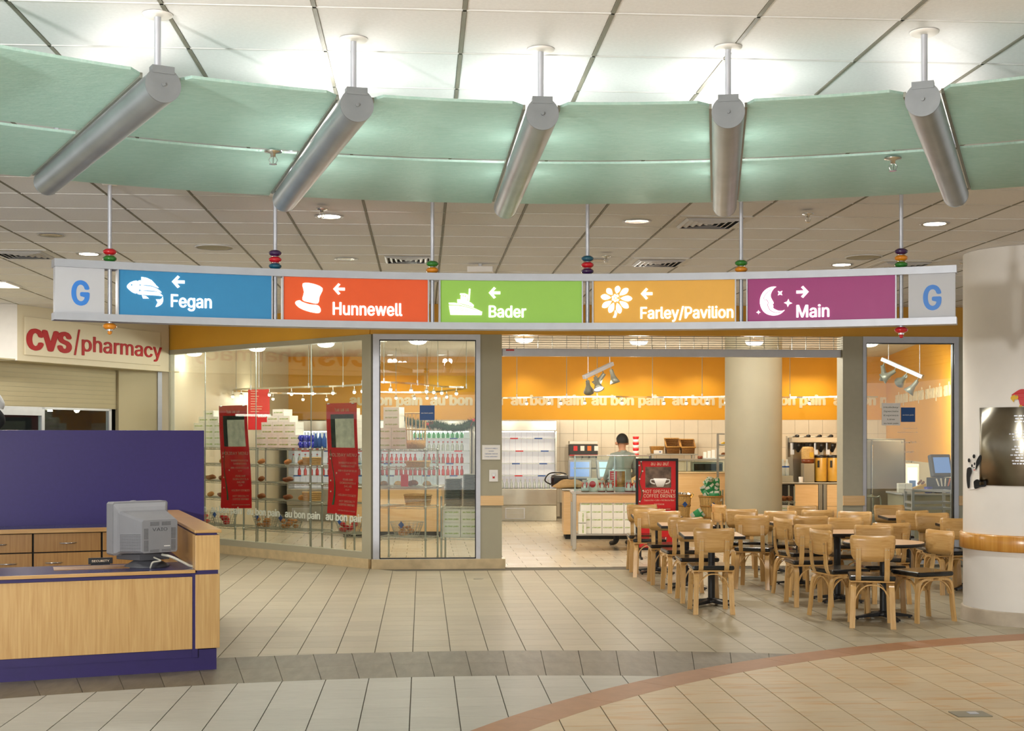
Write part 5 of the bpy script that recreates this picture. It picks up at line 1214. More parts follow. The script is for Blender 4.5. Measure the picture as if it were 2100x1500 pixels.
BOTM = {m_: BOT.mesh('bottle', m_) for m_ in ('bottle_red', 'bottle_clear', 'bottle_green')}; CAPM = MB().cyl((0, 0, .165), (0, 0, .192), .017, 8).mesh('cap', 'red'); CAPG = MB().cyl((0, 0, .165), (0, 0, .192), .017, 8).mesh('cap', 'white')
tA = cooler(772, 966, 'lit refrigerated case full of bottles behind the narrow window', 1, True)
for r_, (h, mt, nm) in enumerate(zip(tA[5], ('bottle_red', 'bottle_red', 'bottle_clear', 'bottle_green'), ('lowest', 'second', 'third', 'top'))):
    n = 18
    for k in range(n):
        if random.random() < .06: continue
        b = ob('bottle', BOTM[mt], None, '%s bottle, %s from the left on the %s shelf of the case under the garland' % ({'bottle_red': 'red', 'bottle_clear': 'clear', 'bottle_green': 'green'}[mt], ORD[k], nm), 'bottle', 'bottles on the %s cooler shelf' % nm, loc=tA[0].matrix_basis @ Vector((.1 + k * (tA[1] - .2) / n, .22, h + .001)), rot=0); ob('cap', CAPM if mt != 'bottle_green' else CAPG, b)
tC = cooler(588, 768, 'lit refrigerated case behind the second red banner', 3, True)
for r_, (h, mt, nm) in enumerate(zip(tC[5], ('bottle_red', 'bottle_clear', 'bottle_red', 'bottle_clear'), ('lowest', 'second', 'third', 'top'))):
    for k in range(13):
        if random.random() < .1: continue
        b = ob('bottle', BOTM[mt], None, '%s bottle, %s from the left on the %s shelf behind the second banner' % ({'bottle_red': 'red', 'bottle_clear': 'clear'}[mt], ORD[k], nm), 'bottle', 'bottles on the %s shelf behind the banner' % nm, loc=tC[0].matrix_basis @ Vector((.1 + k * (tC[1] - .2) / 13, .22, h + .001)), rot=0); ob('cap', CAPM, b)
tB = cooler(970, 1142, 'lit refrigerated case with empty shelves beside the tiled wall', 2, False, .66)
for k in range(16):
    b = ob('bottle', BOTM['bottle_clear'], None, 'clear bottle, %s from the left in the well of the emptier lit case' % ORD[k], 'bottle', 'bottles in the cooler well', loc=tB[0].matrix_basis @ Vector((.12 + k * .095, .25, tB[3] + .001)), rot=0); ob('cap', CAPG, b)
for t_ in (tA, tB, tC):
    l = bpy.data.lights.new('case_light', 'AREA'); l.shape = 'RECTANGLE'; l.size = t_[1] * .9; l.size_y = .1; l.energy = 12; l.color = (1, .95, .93)
    o = bpy.data.objects.new('case_light', l); COL.objects.link(o); o.parent = t_[0]; o.location = (t_[1] / 2, .25, t_[4] - .04); o.rotation_euler = (R(-12), 0, 0)
# garland over the case
ga = E('garland', 'green pine garland with red bow hung along the top of the lit case', 'garland', at(910, 872, 26.75), -YAW); gm = MB(); random.seed(2)
path = spl([(-.75, 0, .09), (-.45, -.02, .02), (-.15, 0, .0), (.15, -.02, -.06), (.4, 0, -.04), (.62, 0, .07)], 8)
for i in range(1500):
    p = random.choice(path) + Vector((random.uniform(-.02, .02), 0, 0)); d = Vector((random.gauss(0, 1), random.gauss(0, 1), random.gauss(0, 1))).normalized(); q = p + d * random.uniform(.07, .15); s = d.orthogonal().normalized() * .013
    gm.add([p + s, p - s, q], [(0, 1, 2)])
gm.tube(path, .05, 8); gm.build('needles', 'pine', ga, kind='stuff')
for x, z in ((-.32, .02), (.61, .1)):
    b = MB(); b.sphere((x, -.1, z), .03, 10, 6)
    for s in (-1, 1): b.ribbon(spl([(x, -.1, z), (x + s * .07, -.12, z + .05), (x + s * .11, -.1, z + .01), (x, -.1, z)], 4), (0, 1, 0), .03, .004); b.ribbon([(x, -.1, z), (x + s * .04, -.11, z - .07), (x + s * .06, -.1, z - .13)], (0, 1, 0), .025, .004)
    b.build('bow', 'red', ga)
# menu board behind the angled glass
o = E('menu_board', 'tall dark red menu board lettered WRAPS deep behind the angled glass', 'menu board', at(531, 838, 23.3), -YAW); MB().bbox(-.19, .19, -.02, .02, -.38, .36, .005).build('board', 'banner_red', o)
for k in range(9): MB().box(-.14, -.14 + random.uniform(.1, .25), -.022, -.02, .30 - k * .045, .308 - k * .045).build('text_line', 'cream_txt', o)
ob('lettering', setm(fit_text('WRAPS', .2, .05, .02, .001), 'white'), o, loc=(-.02, -.021, -.16), rot=(R(90), 0, 0)); MB().cyl((0, 0, .36), (0, 0, SHOPC - at(531, 838, 23.3).z), .01, 8).build('hanger', 'alu', o)
# bakery island with wooden front behind the shelves
t_, W_, D_ = unit('bakery_counter', 700, 905, 22.6, 23.5, 'low wooden bakery counter deep behind the narrow window', 'counter')
MB().bbox(0, W_, 0, D_, .1, .85, .01).build('body', 'maple', t_); MB().box(.03, W_ - .03, .05, D_, 0, .1).build('plinth', 'dark', t_); MB().bbox(-.02, W_ + .02, -.03, D_, .85, .88, .006).build('worktop', 'steel', t_)
MB().box(.05, W_ - .05, .05, .06, .88, 1.30).build('guard_glass', 'case_glass', t_); MB().box(.05, W_ - .05, .05, .5, 1.30, 1.312).build('glass_shelf', 'case_glass', t_)
for x in (.05, W_ - .08): MB().box(x, x + .025, .05, .075, .88, 1.36).build('post', 'steel', t_)
o = E('category_sign', 'small clear sign lettered Sandwiches above the bakery counter', 'sign', at(880, 944, 22.8), -YAW); MB().box(-.3, .3, 0, .008, -.06, .06).build('plate', 'case_glass', o); ob('lettering', setm(fit_text('Sandwiches', .36, .05, .0, .001), 'alu_dark'), o, loc=(-.18, -.002, -.02), rot=(R(90), 0, 0))
for x in (-.29, .28): MB().box(x, x + .012, .0, .012, .882 - at(880, 944, 22.8).z, -.06).build('leg', 'steel', o)
for k in range(6):
    b = MB(); b.lathe([(0, 0), (.07, 0), (.08, .02), (.05, .07), (.0, .085)], 14); ob('pastry', b.mesh('pastry', 'pastry' if k % 2 else 'bread'), None, 'pastry on the deep bakery counter, %s from the left' % ORD[k], 'pastry', 'pastries on the bakery counter', loc=t_.matrix_basis @ Vector((.2 + k * .25, .3, .881)), rot=0)
# ------------------------------------------------------------------ steel gift table at the entrance
t_, W_, D_ = unit('gift_table', 1174, 1338, 19.9, 20.55, 'steel framed display table with white cartons on its lower shelf', 'table')
tt = HV(1010, 19.9)
for x in (0, W_ - .06):
    for y in (0, D_ - .06): p = MB(); p.bbox(x, x + .06, y, y + .06, .03, tt - .02, .005); p.cyl((x + .03, y + .03, 0), (x + .03, y + .03, .03), .012, 8); p.build('leg', 'steel', t_)
MB().bbox(-.015, W_ + .015, -.015, D_ + .015, tt - .025, tt, .004).build('table_top', 'steel', t_); MB().box(.06, W_ - .06, .005, .025, tt - .16, tt - .027).build('front_apron', 'maple', t_)
MB().box(.0, .02, .06, D_ - .06, tt - .16, tt - .027).build('side_apron', 'maple', t_); MB().bbox(.05, W_ - .05, .01, D_ - .01, .235, .262, .004).build('lower_shelf', 'steel', t_)
gz = HV(935, 19.9)
MB().box(.02, W_ - .02, .0, .008, tt + .01, gz - .19).build('guard_glass', 'case_glass', t_); 
for x in (.03, W_ * .52, W_ - .05): MB().box(x, x + .02, .02, .04, tt, gz).build('guard_post', 'chrome', t_)
MB().box(.02, W_ - .02, -.02, .34, gz - .20, gz - .19).build('glass_shelf', 'case_glass', t_); MB().box(.02, W_ - .02, .0, .008, gz - .185, gz).build('guard_glass', 'case_glass', t_); MB().cyl((.03, .004, gz), (W_ - .03, .004, gz), .009, 8).build('top_rail', 'chrome', t_)
GM = t_.matrix_basis; gtW = W_
CB2 = MB().bbox(-.0805, .0805, -.1, .1, 0, .117, .002).mesh('carton', 'box_white'); CT2 = setm(fit_text('a bon pain', .13, .022, .03, .0006), 'green_txt')
for j in range(5):
    for i in range(6):
        if j == 4 and i > 4: continue
        c = ob('carton', CB2, None, 'small white carton on the gift table shelf, %s row up, %s from the left' % (ORD[j], ORD[i]), 'carton', 'cartons on the gift table shelf', loc=GM @ Vector((.20 + i * .166, .12, .263 + j * .118)), rot=-YAW); ob('lettering', CT2, c, loc=(-.065, -.1006, .085), rot=(R(90), 0, 0))
for k in range(2):
    c = ob('carton', CB2, None, 'white carton stood on end beside the gift table leg, %s' % ('upper' if k else 'lower'), 'carton', None, loc=GM @ Vector((.088, .03, .345 + k * .17)), rot=(0, R(90), -YAW)); ob('lettering', CT2, c, loc=(-.065, -.1006, .06), rot=(R(90), 0, 0))
def giftbag(x, y, label, sq=False):
    o = E('gift_bag', label, 'gift bag', GM @ Vector((x, y, tt + .001)), random.uniform(-.3, .3))
    b = MB(); b.lathe([(0, 0), (.055, 0), (.065, .03), (.055, .085), (.018, .12)], 12); b.lathe([(.018, .12), (.03, .15), (.045, .175)], 12); b.build('wrap', 'bottle_clear', o)
    b = MB(); b.lathe([(0, .004), (.058, .004), (.062, .03), (.05, .075), (0, .09)], 12); b.build('sweets', 'pastry' if sq else 'red', o)
    b = MB()
    for k in range(6): a = k * 1.05; b.ribbon(spl([(0, 0, .12), (.045 * math.cos(a), .045 * math.sin(a), .14), (.065 * math.cos(a), .065 * math.sin(a), .09), (.05 * math.cos(a), .05 * math.sin(a), .05)], 3), (-math.sin(a), math.cos(a), 0), .014, .003)
    b.build('ribbon', 'red', o)
random.seed(9)
for x, lb in ((.45, 'first from the jacket'), (.58, 'second from the jacket'), (.86, 'third from the jacket'), (.97, 'closest to the red poster')): giftbag(x, .12, 'cellophane gift bag with red ribbon on the steel table, ' + lb)
giftbag(.20, .14, 'gift bag of biscuits at the jacket end of the steel table', True)
for x, s, lb in ((.26, .08, 'white gift box with red disc at the jacket end of the steel table'), (1.09, .09, 'white gift box with red disc just beside the red poster')):
    o = E('gift_box', lb, 'box', GM @ Vector((x + .06, .33, tt + .001)), -YAW); MB().bbox(-s, s, -.06, .06, 0, .2, .004).build('box', 'box_white', o); MB().cyl((.0, -.06, .11), (.0, -.064, .11), .05, 18).build('disc', 'red', o)
o = E('recipe_card', 'upright card half red and half food photo on the steel table', 'card', GM @ Vector((.70, .26, tt + .001)), -YAW); MB().bbox(-.13, .13, -.008, .008, .0, .33, .003).build('stand', 'bottle_clear', o); MB().box(-.115, -.01, -.011, -.008, .07, .31).build('red_half', 'red_sign', o); MB().box(-.01, .115, -.011, -.008, .07, .31).build('photo_half', 'photo_food', o) if 'photo_food' in MATS else None
for k in range(5): MB().box(-.095, -.04 - .01 * (k % 2), -.0125, -.011, .27 - k * .035, .278 - k * .035).build('text_line', 'cream_txt', o)
# ------------------------------------------------------------------ poster stand
t_, W_, D_ = unit('poster_stand', 1304, 1391, 18.7, 18.8, 'black framed floor stand with red coffee drinks poster', 'poster stand')
h0, h1 = .12, HV(941, 18.7)
for x in (0, W_ - .035): MB().box(x, x + .035, 0, .04, h0, h1).build('frame_side', 'black', t_)
for z in (h0, h1 - .035): MB().box(.035, W_ - .035, 0, .04, z, z + .035).build('frame_bar', 'black', t_)
for x in (.05, W_ - .08): MB().box(x, x + .03, -.2, .24, 0, .03).build('foot', 'black', t_); MB().box(x, x + .03, .01, .03, .03, h0).build('upright', 'black', t_)
MB().box(.035, W_ - .035, .012, .03, h0 + .035, h1 - .035).build('poster', 'red_sign', t_); MB().box(.135, W_ - .10, .010, .012, HV(1001, 18.7), HV(958, 18.7)).build('photo', 'photo_cafe', t_)
b = MB(); pxx = lambda u: zx(u, 18.7) - zx(1304, 18.7)
b.lathe([(0, 0), (.045, .0), (.06, .03), (.095, .12), (.088, .12), (.055, .03)], 20, c=(0, 0, 0)); me = b.mesh('cup_print', 'white')
for v in me.vertices: v.co.y *= .02
ob('cup_print', me, t_, loc=(pxx(1354), .008, HV(999, 18.7)))
for s in (-1, 1): b = MB(); b.tube(spl([(s * .085, 0, .1), (s * .13, 0, .1), (s * .13, 0, .06), (s * .075, 0, .04)], 4), .009, 6); me = b.mesh('cup_handle_print', 'white'); [setattr(v.co, 'y', v.co.y * .1) for v in me.vertices]; ob('cup_handle_print', me, t_, loc=(pxx(1354), .008, HV(999, 18.7)))
for s, u0, u1, v, ch in (('au au au!', 1335, 1371, 955, 8), ('HOT SPECIALTY', 1320, 1385, 1012, 7), ('COFFEE DRINKS', 1320, 1385, 1021, 7), ('Cappuccino • Latte • Hot Mocha Blast', 1321, 1383, 1028, 3.2), ('Hot Cocoa', 1342, 1362, 1036, 3.2), ('Gift Certificates Available', 1340, 1375, 1046, 3.2)):
    ob('lettering', setm(fit_text(s, pxx(u1) - pxx(u0), ch * 18.7 / F, .0, .0006), 'cream_txt'), t_, loc=(pxx(u0), .0105, HV(v, 18.7)), rot=(R(90), 0, 0))
b = MB(); b.ribbon([(pxx(1314 + 3 * math.sin(i * .6)), .010, HV(948 + i * 5, 18.7)) for i in range(18)], (1, 0, 0), .012, .001); b.build('vine_print', 'vine', t_)
for u, v in ((1315, 947), (1311, 955), (1318, 967), (1312, 983), (1319, 1007), (1312, 1029)): MB().cyl((pxx(u), .011, HV(v, 18.7)), (pxx(u), .009, HV(v, 18.7)), .011, 8).build('berry_print', 'white', t_)
# ------------------------------------------------------------------ till counter with screens
t_, W_, D_ = unit('till_counter', 1156, 1335, 22.2, 23.0, 'wooden till counter behind the gift table', 'counter'); tz = HV(1003, 22.2)
MB().bbox(0, W_, .0, D_, .08, tz - .03, .01).build('body', 'maple', t_); MB().box(.03, W_, .03, D_, 0, .08).build('plinth', 'dark', t_); MB().bbox(-.03, W_ + .03, -.03, D_ + .03, tz - .03, tz, .006).build('worktop', 'steel', t_)
TM = t_.matrix_basis
def pos(x, label, scr, rot):
    o = E('till_screen', label, 'till', TM @ Vector((x, .52, tz + .001)), rot, 'touch screen tills'); MB().bbox(-.12, .12, -.1, .12, 0, .05, .01).build('foot', 'crt_dk', o); MB().bbox(-.04, .04, .0, .06, .05, .2, .01).build('neck', 'crt_dk', o)
    M_ = Matrix.Translation((0, -.03, .31)) @ Matrix.Rotation(R(-14), 4, 'X'); MB().bbox(-.2, .2, -.03, .06, -.17, .17, .02, M=M_).build('housing', 'crt', o); MB().box(-.165, .165, -.034, -.029, -.13, .13, M=M_).build('display', scr, o)
pos(.30, 'grey till with lit blue screen at the jacket end of the till counter', 'screen_blue', R(-10)); pos(.78, 'grey till with colourful screen in front of the man', 'screen_tft', R(8))
# coffee brewer against the wall, jacket, dark bag
t2, W2, D2 = unit('coffee_brewer', 1168, 1226, 26.6, 27.2, 'black and steel drinks dispenser against the tiled wall', 'machine'); z_ = 26.6
MB().bbox(0, W2, .2, D2, 0, HV(965, z_), .01).build('stand', 'steel', t2); MB().bbox(0, W2, 0, D2, HV(935, z_), HV(912, z_), .01).build('head', 'black', t2); MB().box(0, W2, .25, D2, HV(965, z_), HV(935, z_)).build('back_plate', 'steel', t2); MB().bbox(0, W2, 0, D2, HV(911, z_), HV(905, z_), .004).build('lid', 'steel', t2); MB().box(.0, W2, -.005, 0, HV(935, z_), HV(933, z_)).build('red_trim', 'red', t2)
for k in range(4): x = .08 + k * .14; MB().box(x, x + .08, -.012, 0, HV(925, z_), HV(915, z_)).build('label_plate', ('red', 'white', 'orange', 'white')[k], t2); MB().cyl((x + .04, .03, HV(935, z_)), (x + .04, .03, HV(940, z_)), .015, 8).build('nozzle', 'black', t2)
jk = E('draped_jacket', 'khaki jacket thrown over the end of the till counter', 'jacket', TM @ Vector((-.02, .05, tz + .002)), -YAW); b = MB(); nx, ny = 16, 9
def jpt(i, j, off):
    x, y = i / nx, j / ny; w_ = math.sin(math.pi * x) ** .5 * math.sin(math.pi * y) ** .4
    return (-.14 + .5 * x + .03 * math.sin(y * 7), -.02 + .27 * y, (.02 + (.09 + .08 * x) * w_ + .018 * math.sin(x * 14 + y * 5) * w_) * (1 if off else 0) + .001)
vs = [jpt(i, j, o_) for o_ in (1, 0) for j in range(ny + 1) for i in range(nx + 1)]; k = (nx + 1) * (ny + 1)
fs = [(j * (nx + 1) + i, j * (nx + 1) + i + 1, (j + 1) * (nx + 1) + i + 1, (j + 1) * (nx + 1) + i) for j in range(ny) for i in range(nx)]; b.add(vs, fs + [tuple(k + q for q in f[::-1]) for f in fs], 0, True); b.build('cloth', 'khaki', jk)
b = MB(); b.tube(spl([(-.1, -.02, .03), (.0, -.05, .05), (.12, -.04, .06), (.25, -.02, .05)], 4), [.03, .035, .04, .045, .045, .045, .05, .05, .05, .05, .045, .04, .03], 10); b.build('sleeve', 'khaki', jk)
bg = E('dark_bag', 'shiny black bag standing on the till counter behind the jacket', 'bag', TM @ Vector((.0, .62, tz + .001)), -YAW); b = MB(); b.bbox(-.2, .16, -.1, .1, 0, .22, .05); b.build('body', 'vinyl', bg); MB().tube(spl([(-.2, 0, .05), (-.3, -.02, .12), (-.22, -.02, .24), (0, 0, .25), (.1, 0, .2)], 5), .012, 8).build('strap', 'vinyl', bg)
# ------------------------------------------------------------------ the man at the till, seen from behind
def person(p, rot, label):
    t_ = E('person', label, 'person', p, rot)
    J = dict(pel=((0, 0, .95), .155), wst=((0, .0, 1.10), .145), chs=((0, .01, 1.30), .165), shl=((0, 0, 1.43), .12), nk=((0, .005, 1.50), .058), nk2=((0, .02, 1.56), .056), hd=((0, .03, 1.65), .088), hd2=((0, .025, 1.72), .085), top=((0, .02, 1.765), .055))
    edges = [('pel', 'wst'), ('wst', 'chs'), ('chs', 'shl'), ('shl', 'nk'), ('nk', 'nk2'), ('nk2', 'hd'), ('hd', 'hd2'), ('hd2', 'top')]
    for s, n_ in ((-1, 'l'), (1, 'r')):
        J.update({n_ + 'sh': ((s * .17, 0, 1.425), .070), n_ + 'el': ((s * .255, .03, 1.16), .050), n_ + 'wr': ((s * .20, .24, 1.06), .034), n_ + 'hn': ((s * .17, .32, 1.05), .036), n_ + 'hp': ((s * .09, 0, .90), .105), n_ + 'kn': ((s * .11, .02, .50), .072), n_ + 'an': ((s * .12, -.02, .10), .050), n_ + 'ft': ((s * .13, .02, .05), .045), n_ + 'to': ((s * .15, .16, .035), .035)})
        for k in range(4):
            J[n_ + 'f%d' % k] = ((s * (.14 + .022 * k), .375 - .006 * abs(k - 1.5), 1.04), .0095); J[n_ + 'g%d' % k] = ((s * (.14 + .022 * k), .405 - .01 * abs(k - 1.5), 1.015), .008); edges += [(n_ + 'hn', n_ + 'f%d' % k), (n_ + 'f%d' % k, n_ + 'g%d' % k)]
        J[n_ + 't0'] = ((s * .125, .33, 1.035), .010); J[n_ + 't1'] = ((s * .11, .36, 1.02), .009); edges += [(n_ + 'hn', n_ + 't0'), (n_ + 't0', n_ + 't1')]
        edges += [('shl', n_ + 'sh'), (n_ + 'sh', n_ + 'el'), (n_ + 'el', n_ + 'wr'), (n_ + 'wr', n_ + 'hn'), ('pel', n_ + 'hp'), (n_ + 'hp', n_ + 'kn'), (n_ + 'kn', n_ + 'an'), (n_ + 'an', n_ + 'ft'), (n_ + 'ft', n_ + 'to')]
    ks = list(J); me = bpy.data.meshes.new('body'); me.from_pydata([J[k][0] for k in ks], [(ks.index(a), ks.index(b)) for a, b in edges], []); o = ob('body', me, t_)
    sk = o.modifiers.new('skin', 'SKIN'); ss = o.modifiers.new('sub', 'SUBSURF'); ss.levels = ss.render_levels = 2
    for i, k in enumerate(ks):
        r_ = J[k][1]; fl = .68 if k in ('pel', 'wst', 'chs', 'shl') else 1; d_ = me.skin_vertices[0].data[i]; d_.radius = (r_, r_ * fl); d_.use_root = k == 'pel'
    dg = bpy.context.evaluated_depsgraph_get(); dg.update(); m2 = bpy.data.meshes.new_from_object(o.evaluated_get(dg)); o.modifiers.clear(); o.data = m2
    m2.materials.clear(); [m2.materials.append(MATS[k]) for k in ('skin', 'shirt', 'trousers', 'black')]
    for f in m2.polygons:
        c = f.center; f.use_smooth = True; arm = abs(c.x) > .13 and c.y > .16
        f.material_index = 0 if (c.z > 1.50 or (arm and c.z > .9 and c.y > .2)) else (1 if c.z > .98 else (2 if c.z > .09 else 3))
    zmin = min(v.co.z for v in m2.vertices)
    for v in m2.vertices: v.co.z -= zmin
    hd = Vector((0, .025, 1.665 - zmin)); b = MB()
    for j in range(9):
        for i in range(20):
            a = 2 * math.pi * i / 20; th = math.pi * .5 * j / 8 * 1.5; lim = math.pi * (.40 if math.sin(a) > .3 else .57); th = lim * j / 8
            b.v.append(tuple(hd + Vector((.100 * math.sin(th) * math.cos(a), .108 * math.sin(th) * math.sin(a) - .008, .128 * math.cos(th)))))
    for j in range(8):
        for i in range(20): b.f.append((j * 20 + i, j * 20 + (i + 1) % 20, (j + 1) * 20 + (i + 1) % 20, (j + 1) * 20 + i)); b.m.append(0); b.sm.append(True)
    b.build('hair', 'hair', t_)
    for s in (-1, 1): MB().sphere(hd + Vector((s * .094, .0, -.035)), .028, 10, 8).build('ear', 'skin', t_); MB().sphere(hd + Vector((s * .033, .088, .0)), .011, 8, 6).build('eye', 'white', t_)
    MB().lathe([(0, .035), (.010, .02), (.016, -.012), (.0, -.02)], 10, c=hd + Vector((0, .096, -.025))).build('nose', 'skin', t_); MB().bbox(-.024, .024, .084, .09, -.072, -.062, .002, M=Matrix.Translation(hd)).build('mouth', 'red', t_); MB().lathe([(.066, 1.475), (.068, 1.51), (.06, 1.515)], 18).build('collar', 'shirt', t_)
    return t_
person(cw(zx(1277, 21.0), 21.0), R(24) - YAW, 'dark-haired man in grey-green shirt and black trousers standing at the till, seen from behind')
# ------------------------------------------------------------------ back counter with glass case and wicker baskets
t_, W_, D_ = unit('back_counter', 1296, 1500, 24.6, 25.4, 'wood fronted counter with low glass case in front of the tiled wall', 'counter'); z_ = 24.6; ct = HV(968, z_)
MB().bbox(0, W_, 0, D_, .08, ct - .03, .008).build('front', 'maple', t_); MB().box(.02, W_, .04, D_, 0, .08).build('plinth', 'dark', t_); MB().bbox(-.02, W_ + .02, -.02, D_, ct - .03, ct, .005).build('worktop', 'marble', t_)
MB().box(.05, W_ - .1, .04, .048, ct, HV(945, z_)).build('case_glass', 'case_glass', t_); MB().bbox(.03, W_ - .08, .02, .5, HV(945, z_), HV(942, z_), .003).build('case_lid', 'steel', t_)
for x in (.04, W_ * .55, W_ - .12): MB().box(x, x + .025, .04, .065, ct, HV(945, z_)).build('case_post', 'steel', t_)
MB().bbox(W_ * .62, W_ - .14, .1, .45, ct + .003, HV(949, z_), .008).build('oven_box', 'alu_dark', t_); MB().box(W_ * .63, W_ - .16, .095, .1, ct + .02, HV(952, z_)).build('oven_door', 'black_gloss', t_)
t3, W3, D3 = unit('wall_shelf', 1332, 1432, 26.9, 27.4, 'steel shelf table against the tiles carrying three wicker baskets', 'shelf'); z3 = 26.9; h3 = HV(931, z3)
MB().bbox(0, W3, 0, D3, h3 - .03, h3, .005).build('board', 'steel', t3)
for x in (.06, W3 - .09):
    for y in (.03, D3 - .06): MB().box(x, x + .03, y, y + .03, 0, h3 - .03).build('leg', 'steel', t3)
def bin_basket(u0, u1, v0, label, back):
    w_ = (zx(u1, z3) - zx(u0, z3)) / 2; p = cw(zx((u0 + u1) / 2, z3), z3 + .22, h3 + .001); o = E('wicker_bin', label, 'basket', p, -YAW, 'wicker baskets on the steel shelf'); H_ = HV(v0, z3) - h3
    m_ = MB(); rows = 9
    for j in range(rows):
        z = H_ * (j + .5) / rows; f = .8 + .2 * j / rows; front = -.17 * f
        if back and z > H_ * .42: q = [(-w_ * f, -.17 * f + .26 * (z / H_ - .42) / .58, z), (-w_ * f, .16, z), (w_ * f, .16, z), (w_ * f, -.17 * f + .26 * (z / H_ - .42) / .58, z)]
        else: q = [(-w_ * f, front, z), (-w_ * f, .16, z), (w_ * f, .16, z), (w_ * f, front, z), (-w_ * f, front, z)]
        m_.tube(q, H_ / rows * .55, 6)
    m_.build('weave', 'wicker_dk' if back else 'wicker', o); MB().box(-w_ * .75, w_ * .75, -.12, .15, .002, .02).build('bottom', 'wicker_dk', o)
    if back: q = [(-w_, -.17 + .0, H_ * .44), (-w_, .15, H_), (w_, .15, H_), (w_, -.17, H_ * .44), (-w_, -.17, H_ * .44)]; MB().tube(q, .016, 6).build('rim', 'wicker', o)
    return o
bin_basket(1336, 1363, 916, 'low wicker basket with white card nearest the man', False); bin_basket(1367, 1396, 900, 'tall slope-fronted wicker basket in the middle of the steel shelf', True); bin_basket(1398, 1427, 902, 'tall slope-fronted wicker basket at the column end of the steel shelf', True)
o = E('price_card', 'white card propped before the low wicker basket', 'card', cw(zx(1350, z3), z3 + .02, h3 + .001), -YAW); MB().bbox(-.09, .09, 0, .006, 0, .07, .001).build('card', 'paper', o); MB().box(-.03, .03, .0, .03, 0, .003).build('foot', 'paper', o); MB().box(.02, .06, -.002, 0, .025, .045).build('mark', 'cloth_blue', o)
o = E('cup_tower', 'tall red and white striped cup tower standing beside the man', 'dispenser', cw(zx(1305, 24.9), 25.0, HV(968, 24.6) + .001) + Vector((0, 0, 0)), -YAW)
for k in range(12): MB().lathe([(0, .055 * k), (.05, .055 * k), (.062, .055 * (k + 1) - .003), (0, .055 * (k + 1) - .003)], 14).build('cup_band', 'red' if k % 2 else 'white', o)
# leaflet holder and bowl on the case, tall sandwich rack at the column
o = E('leaflet_holder', 'row of white leaflets in a holder on the glass case', 'holder', cw(zx(1462, z_), z_ + .2, HV(942, z_) + .001), -YAW); MB().box(-.17, .17, -.02, .1, 0, .02).build('tray', 'bottle_clear', o)
for k in range(4): MB().box(-.15 + k * .08, -.09 + k * .08, 0, .005, .02, .13 + .02 * k).build('leaflet', 'paper', o)
o = E('candle_bowl', 'small brown glass bowl on the case beside the leaflets', 'bowl', cw(zx(1438, z_), z_ + .15, HV(942, z_) + .001), 0); MB().lathe([(0, 0), (.045, 0), (.05, .03), (.047, .055), (.04, .055), (.04, .01)], 14).build('bowl', 'coffee', o); MB().lathe([(0, .03), (.04, .03), (.042, .012), (0, .01)], 12).build('filling', 'bread', o)
t4, W4, D4 = unit('cake_stand', 1470, 1520, 23.6, 24.1, 'steel tiered stand with plates half hidden by the inner column', 'stand'); MB().box(0, .04, 0, .04, 0, HV(892, 23.6)).build('post', 'steel', t4); MB().box(0, .35, 0, .04, HV(892, 23.6), HV(889, 23.6)).build('arm', 'steel', t4); MB().bbox(-.05, .3, -.05, .35, 0, .03, .005).build('base', 'steel', t4)
for v in (914, 936): MB().lathe([(0, 0), (.09, .004), (.12, .02), (.12, .025), (0, .01)], 18, c=(.14, .1, HV(v, 23.6))).build('plate', 'bottle_clear', t4); MB().sphere((.14, .1, HV(v, 23.6) + .035), .05, 10, 6, sz=.6).build('cake', 'yellow' if v < 920 else 'bread', t4); MB().box(.02, .14, .09, .11, HV(v, 23.6) - .01, HV(v, 23.6)).build('bracket', 'steel', t4)
# rack with produce baskets and green bags
Mr, Lr, rr = wireshelf('wire_rack', cw(zx(1388, 21.8), 21.8), cw(zx(1492, 21.8), 21.8), .5, (.36,), 'low wire rack with bushel baskets of bagged snacks', .8)
def bushel(x, r_, h, label):
    o = E('bushel_basket', label, 'basket', Mr @ Vector((x, .24, .364)), 0, 'slatted bushel baskets'); n = 22
    for k in range(n):
        a = 2 * math.pi * k / n; a2 = a + 2 * math.pi / n * .9; ra, rb2 = r_ * .72, r_; b = MB(); vs = []
        for q, z, r3 in ((a, 0, ra), (a2, 0, ra), (a2, h, rb2), (a, h, rb2)):
            for th in (0, .006): vs.append(((r3 - th) * math.cos(q), (r3 - th) * math.sin(q), z))
        b.add(vs, [(0, 2, 4, 6), (1, 7, 5, 3), (0, 1, 3, 2), (2, 3, 5, 4), (4, 5, 7, 6), (6, 7, 1, 0)]); b.build('slat', 'wicker_lt', o)
    for z in (.02, h * .55, h - .01): rz = r_ * (.72 + .28 * z / h) + .004; MB().lathe([(rz, z - .014), (rz + .004, z - .014), (rz + .004, z + .014), (rz, z + .014)], 22).build('hoop', 'wicker', o)
    MB().lathe([(0, .006), (r_ * .7, .006)], 20).build('bottom', 'wicker', o); ob('price_tag', TAG, o, loc=(0, -r_ * .95, h * .6), rot=(R(90), 0, 0)); return o
bushel(.14, .135, .40, 'narrow bushel basket beside the red poster'); bushel(.60, .20, .38, 'wide bushel basket heaped with green snack bags')
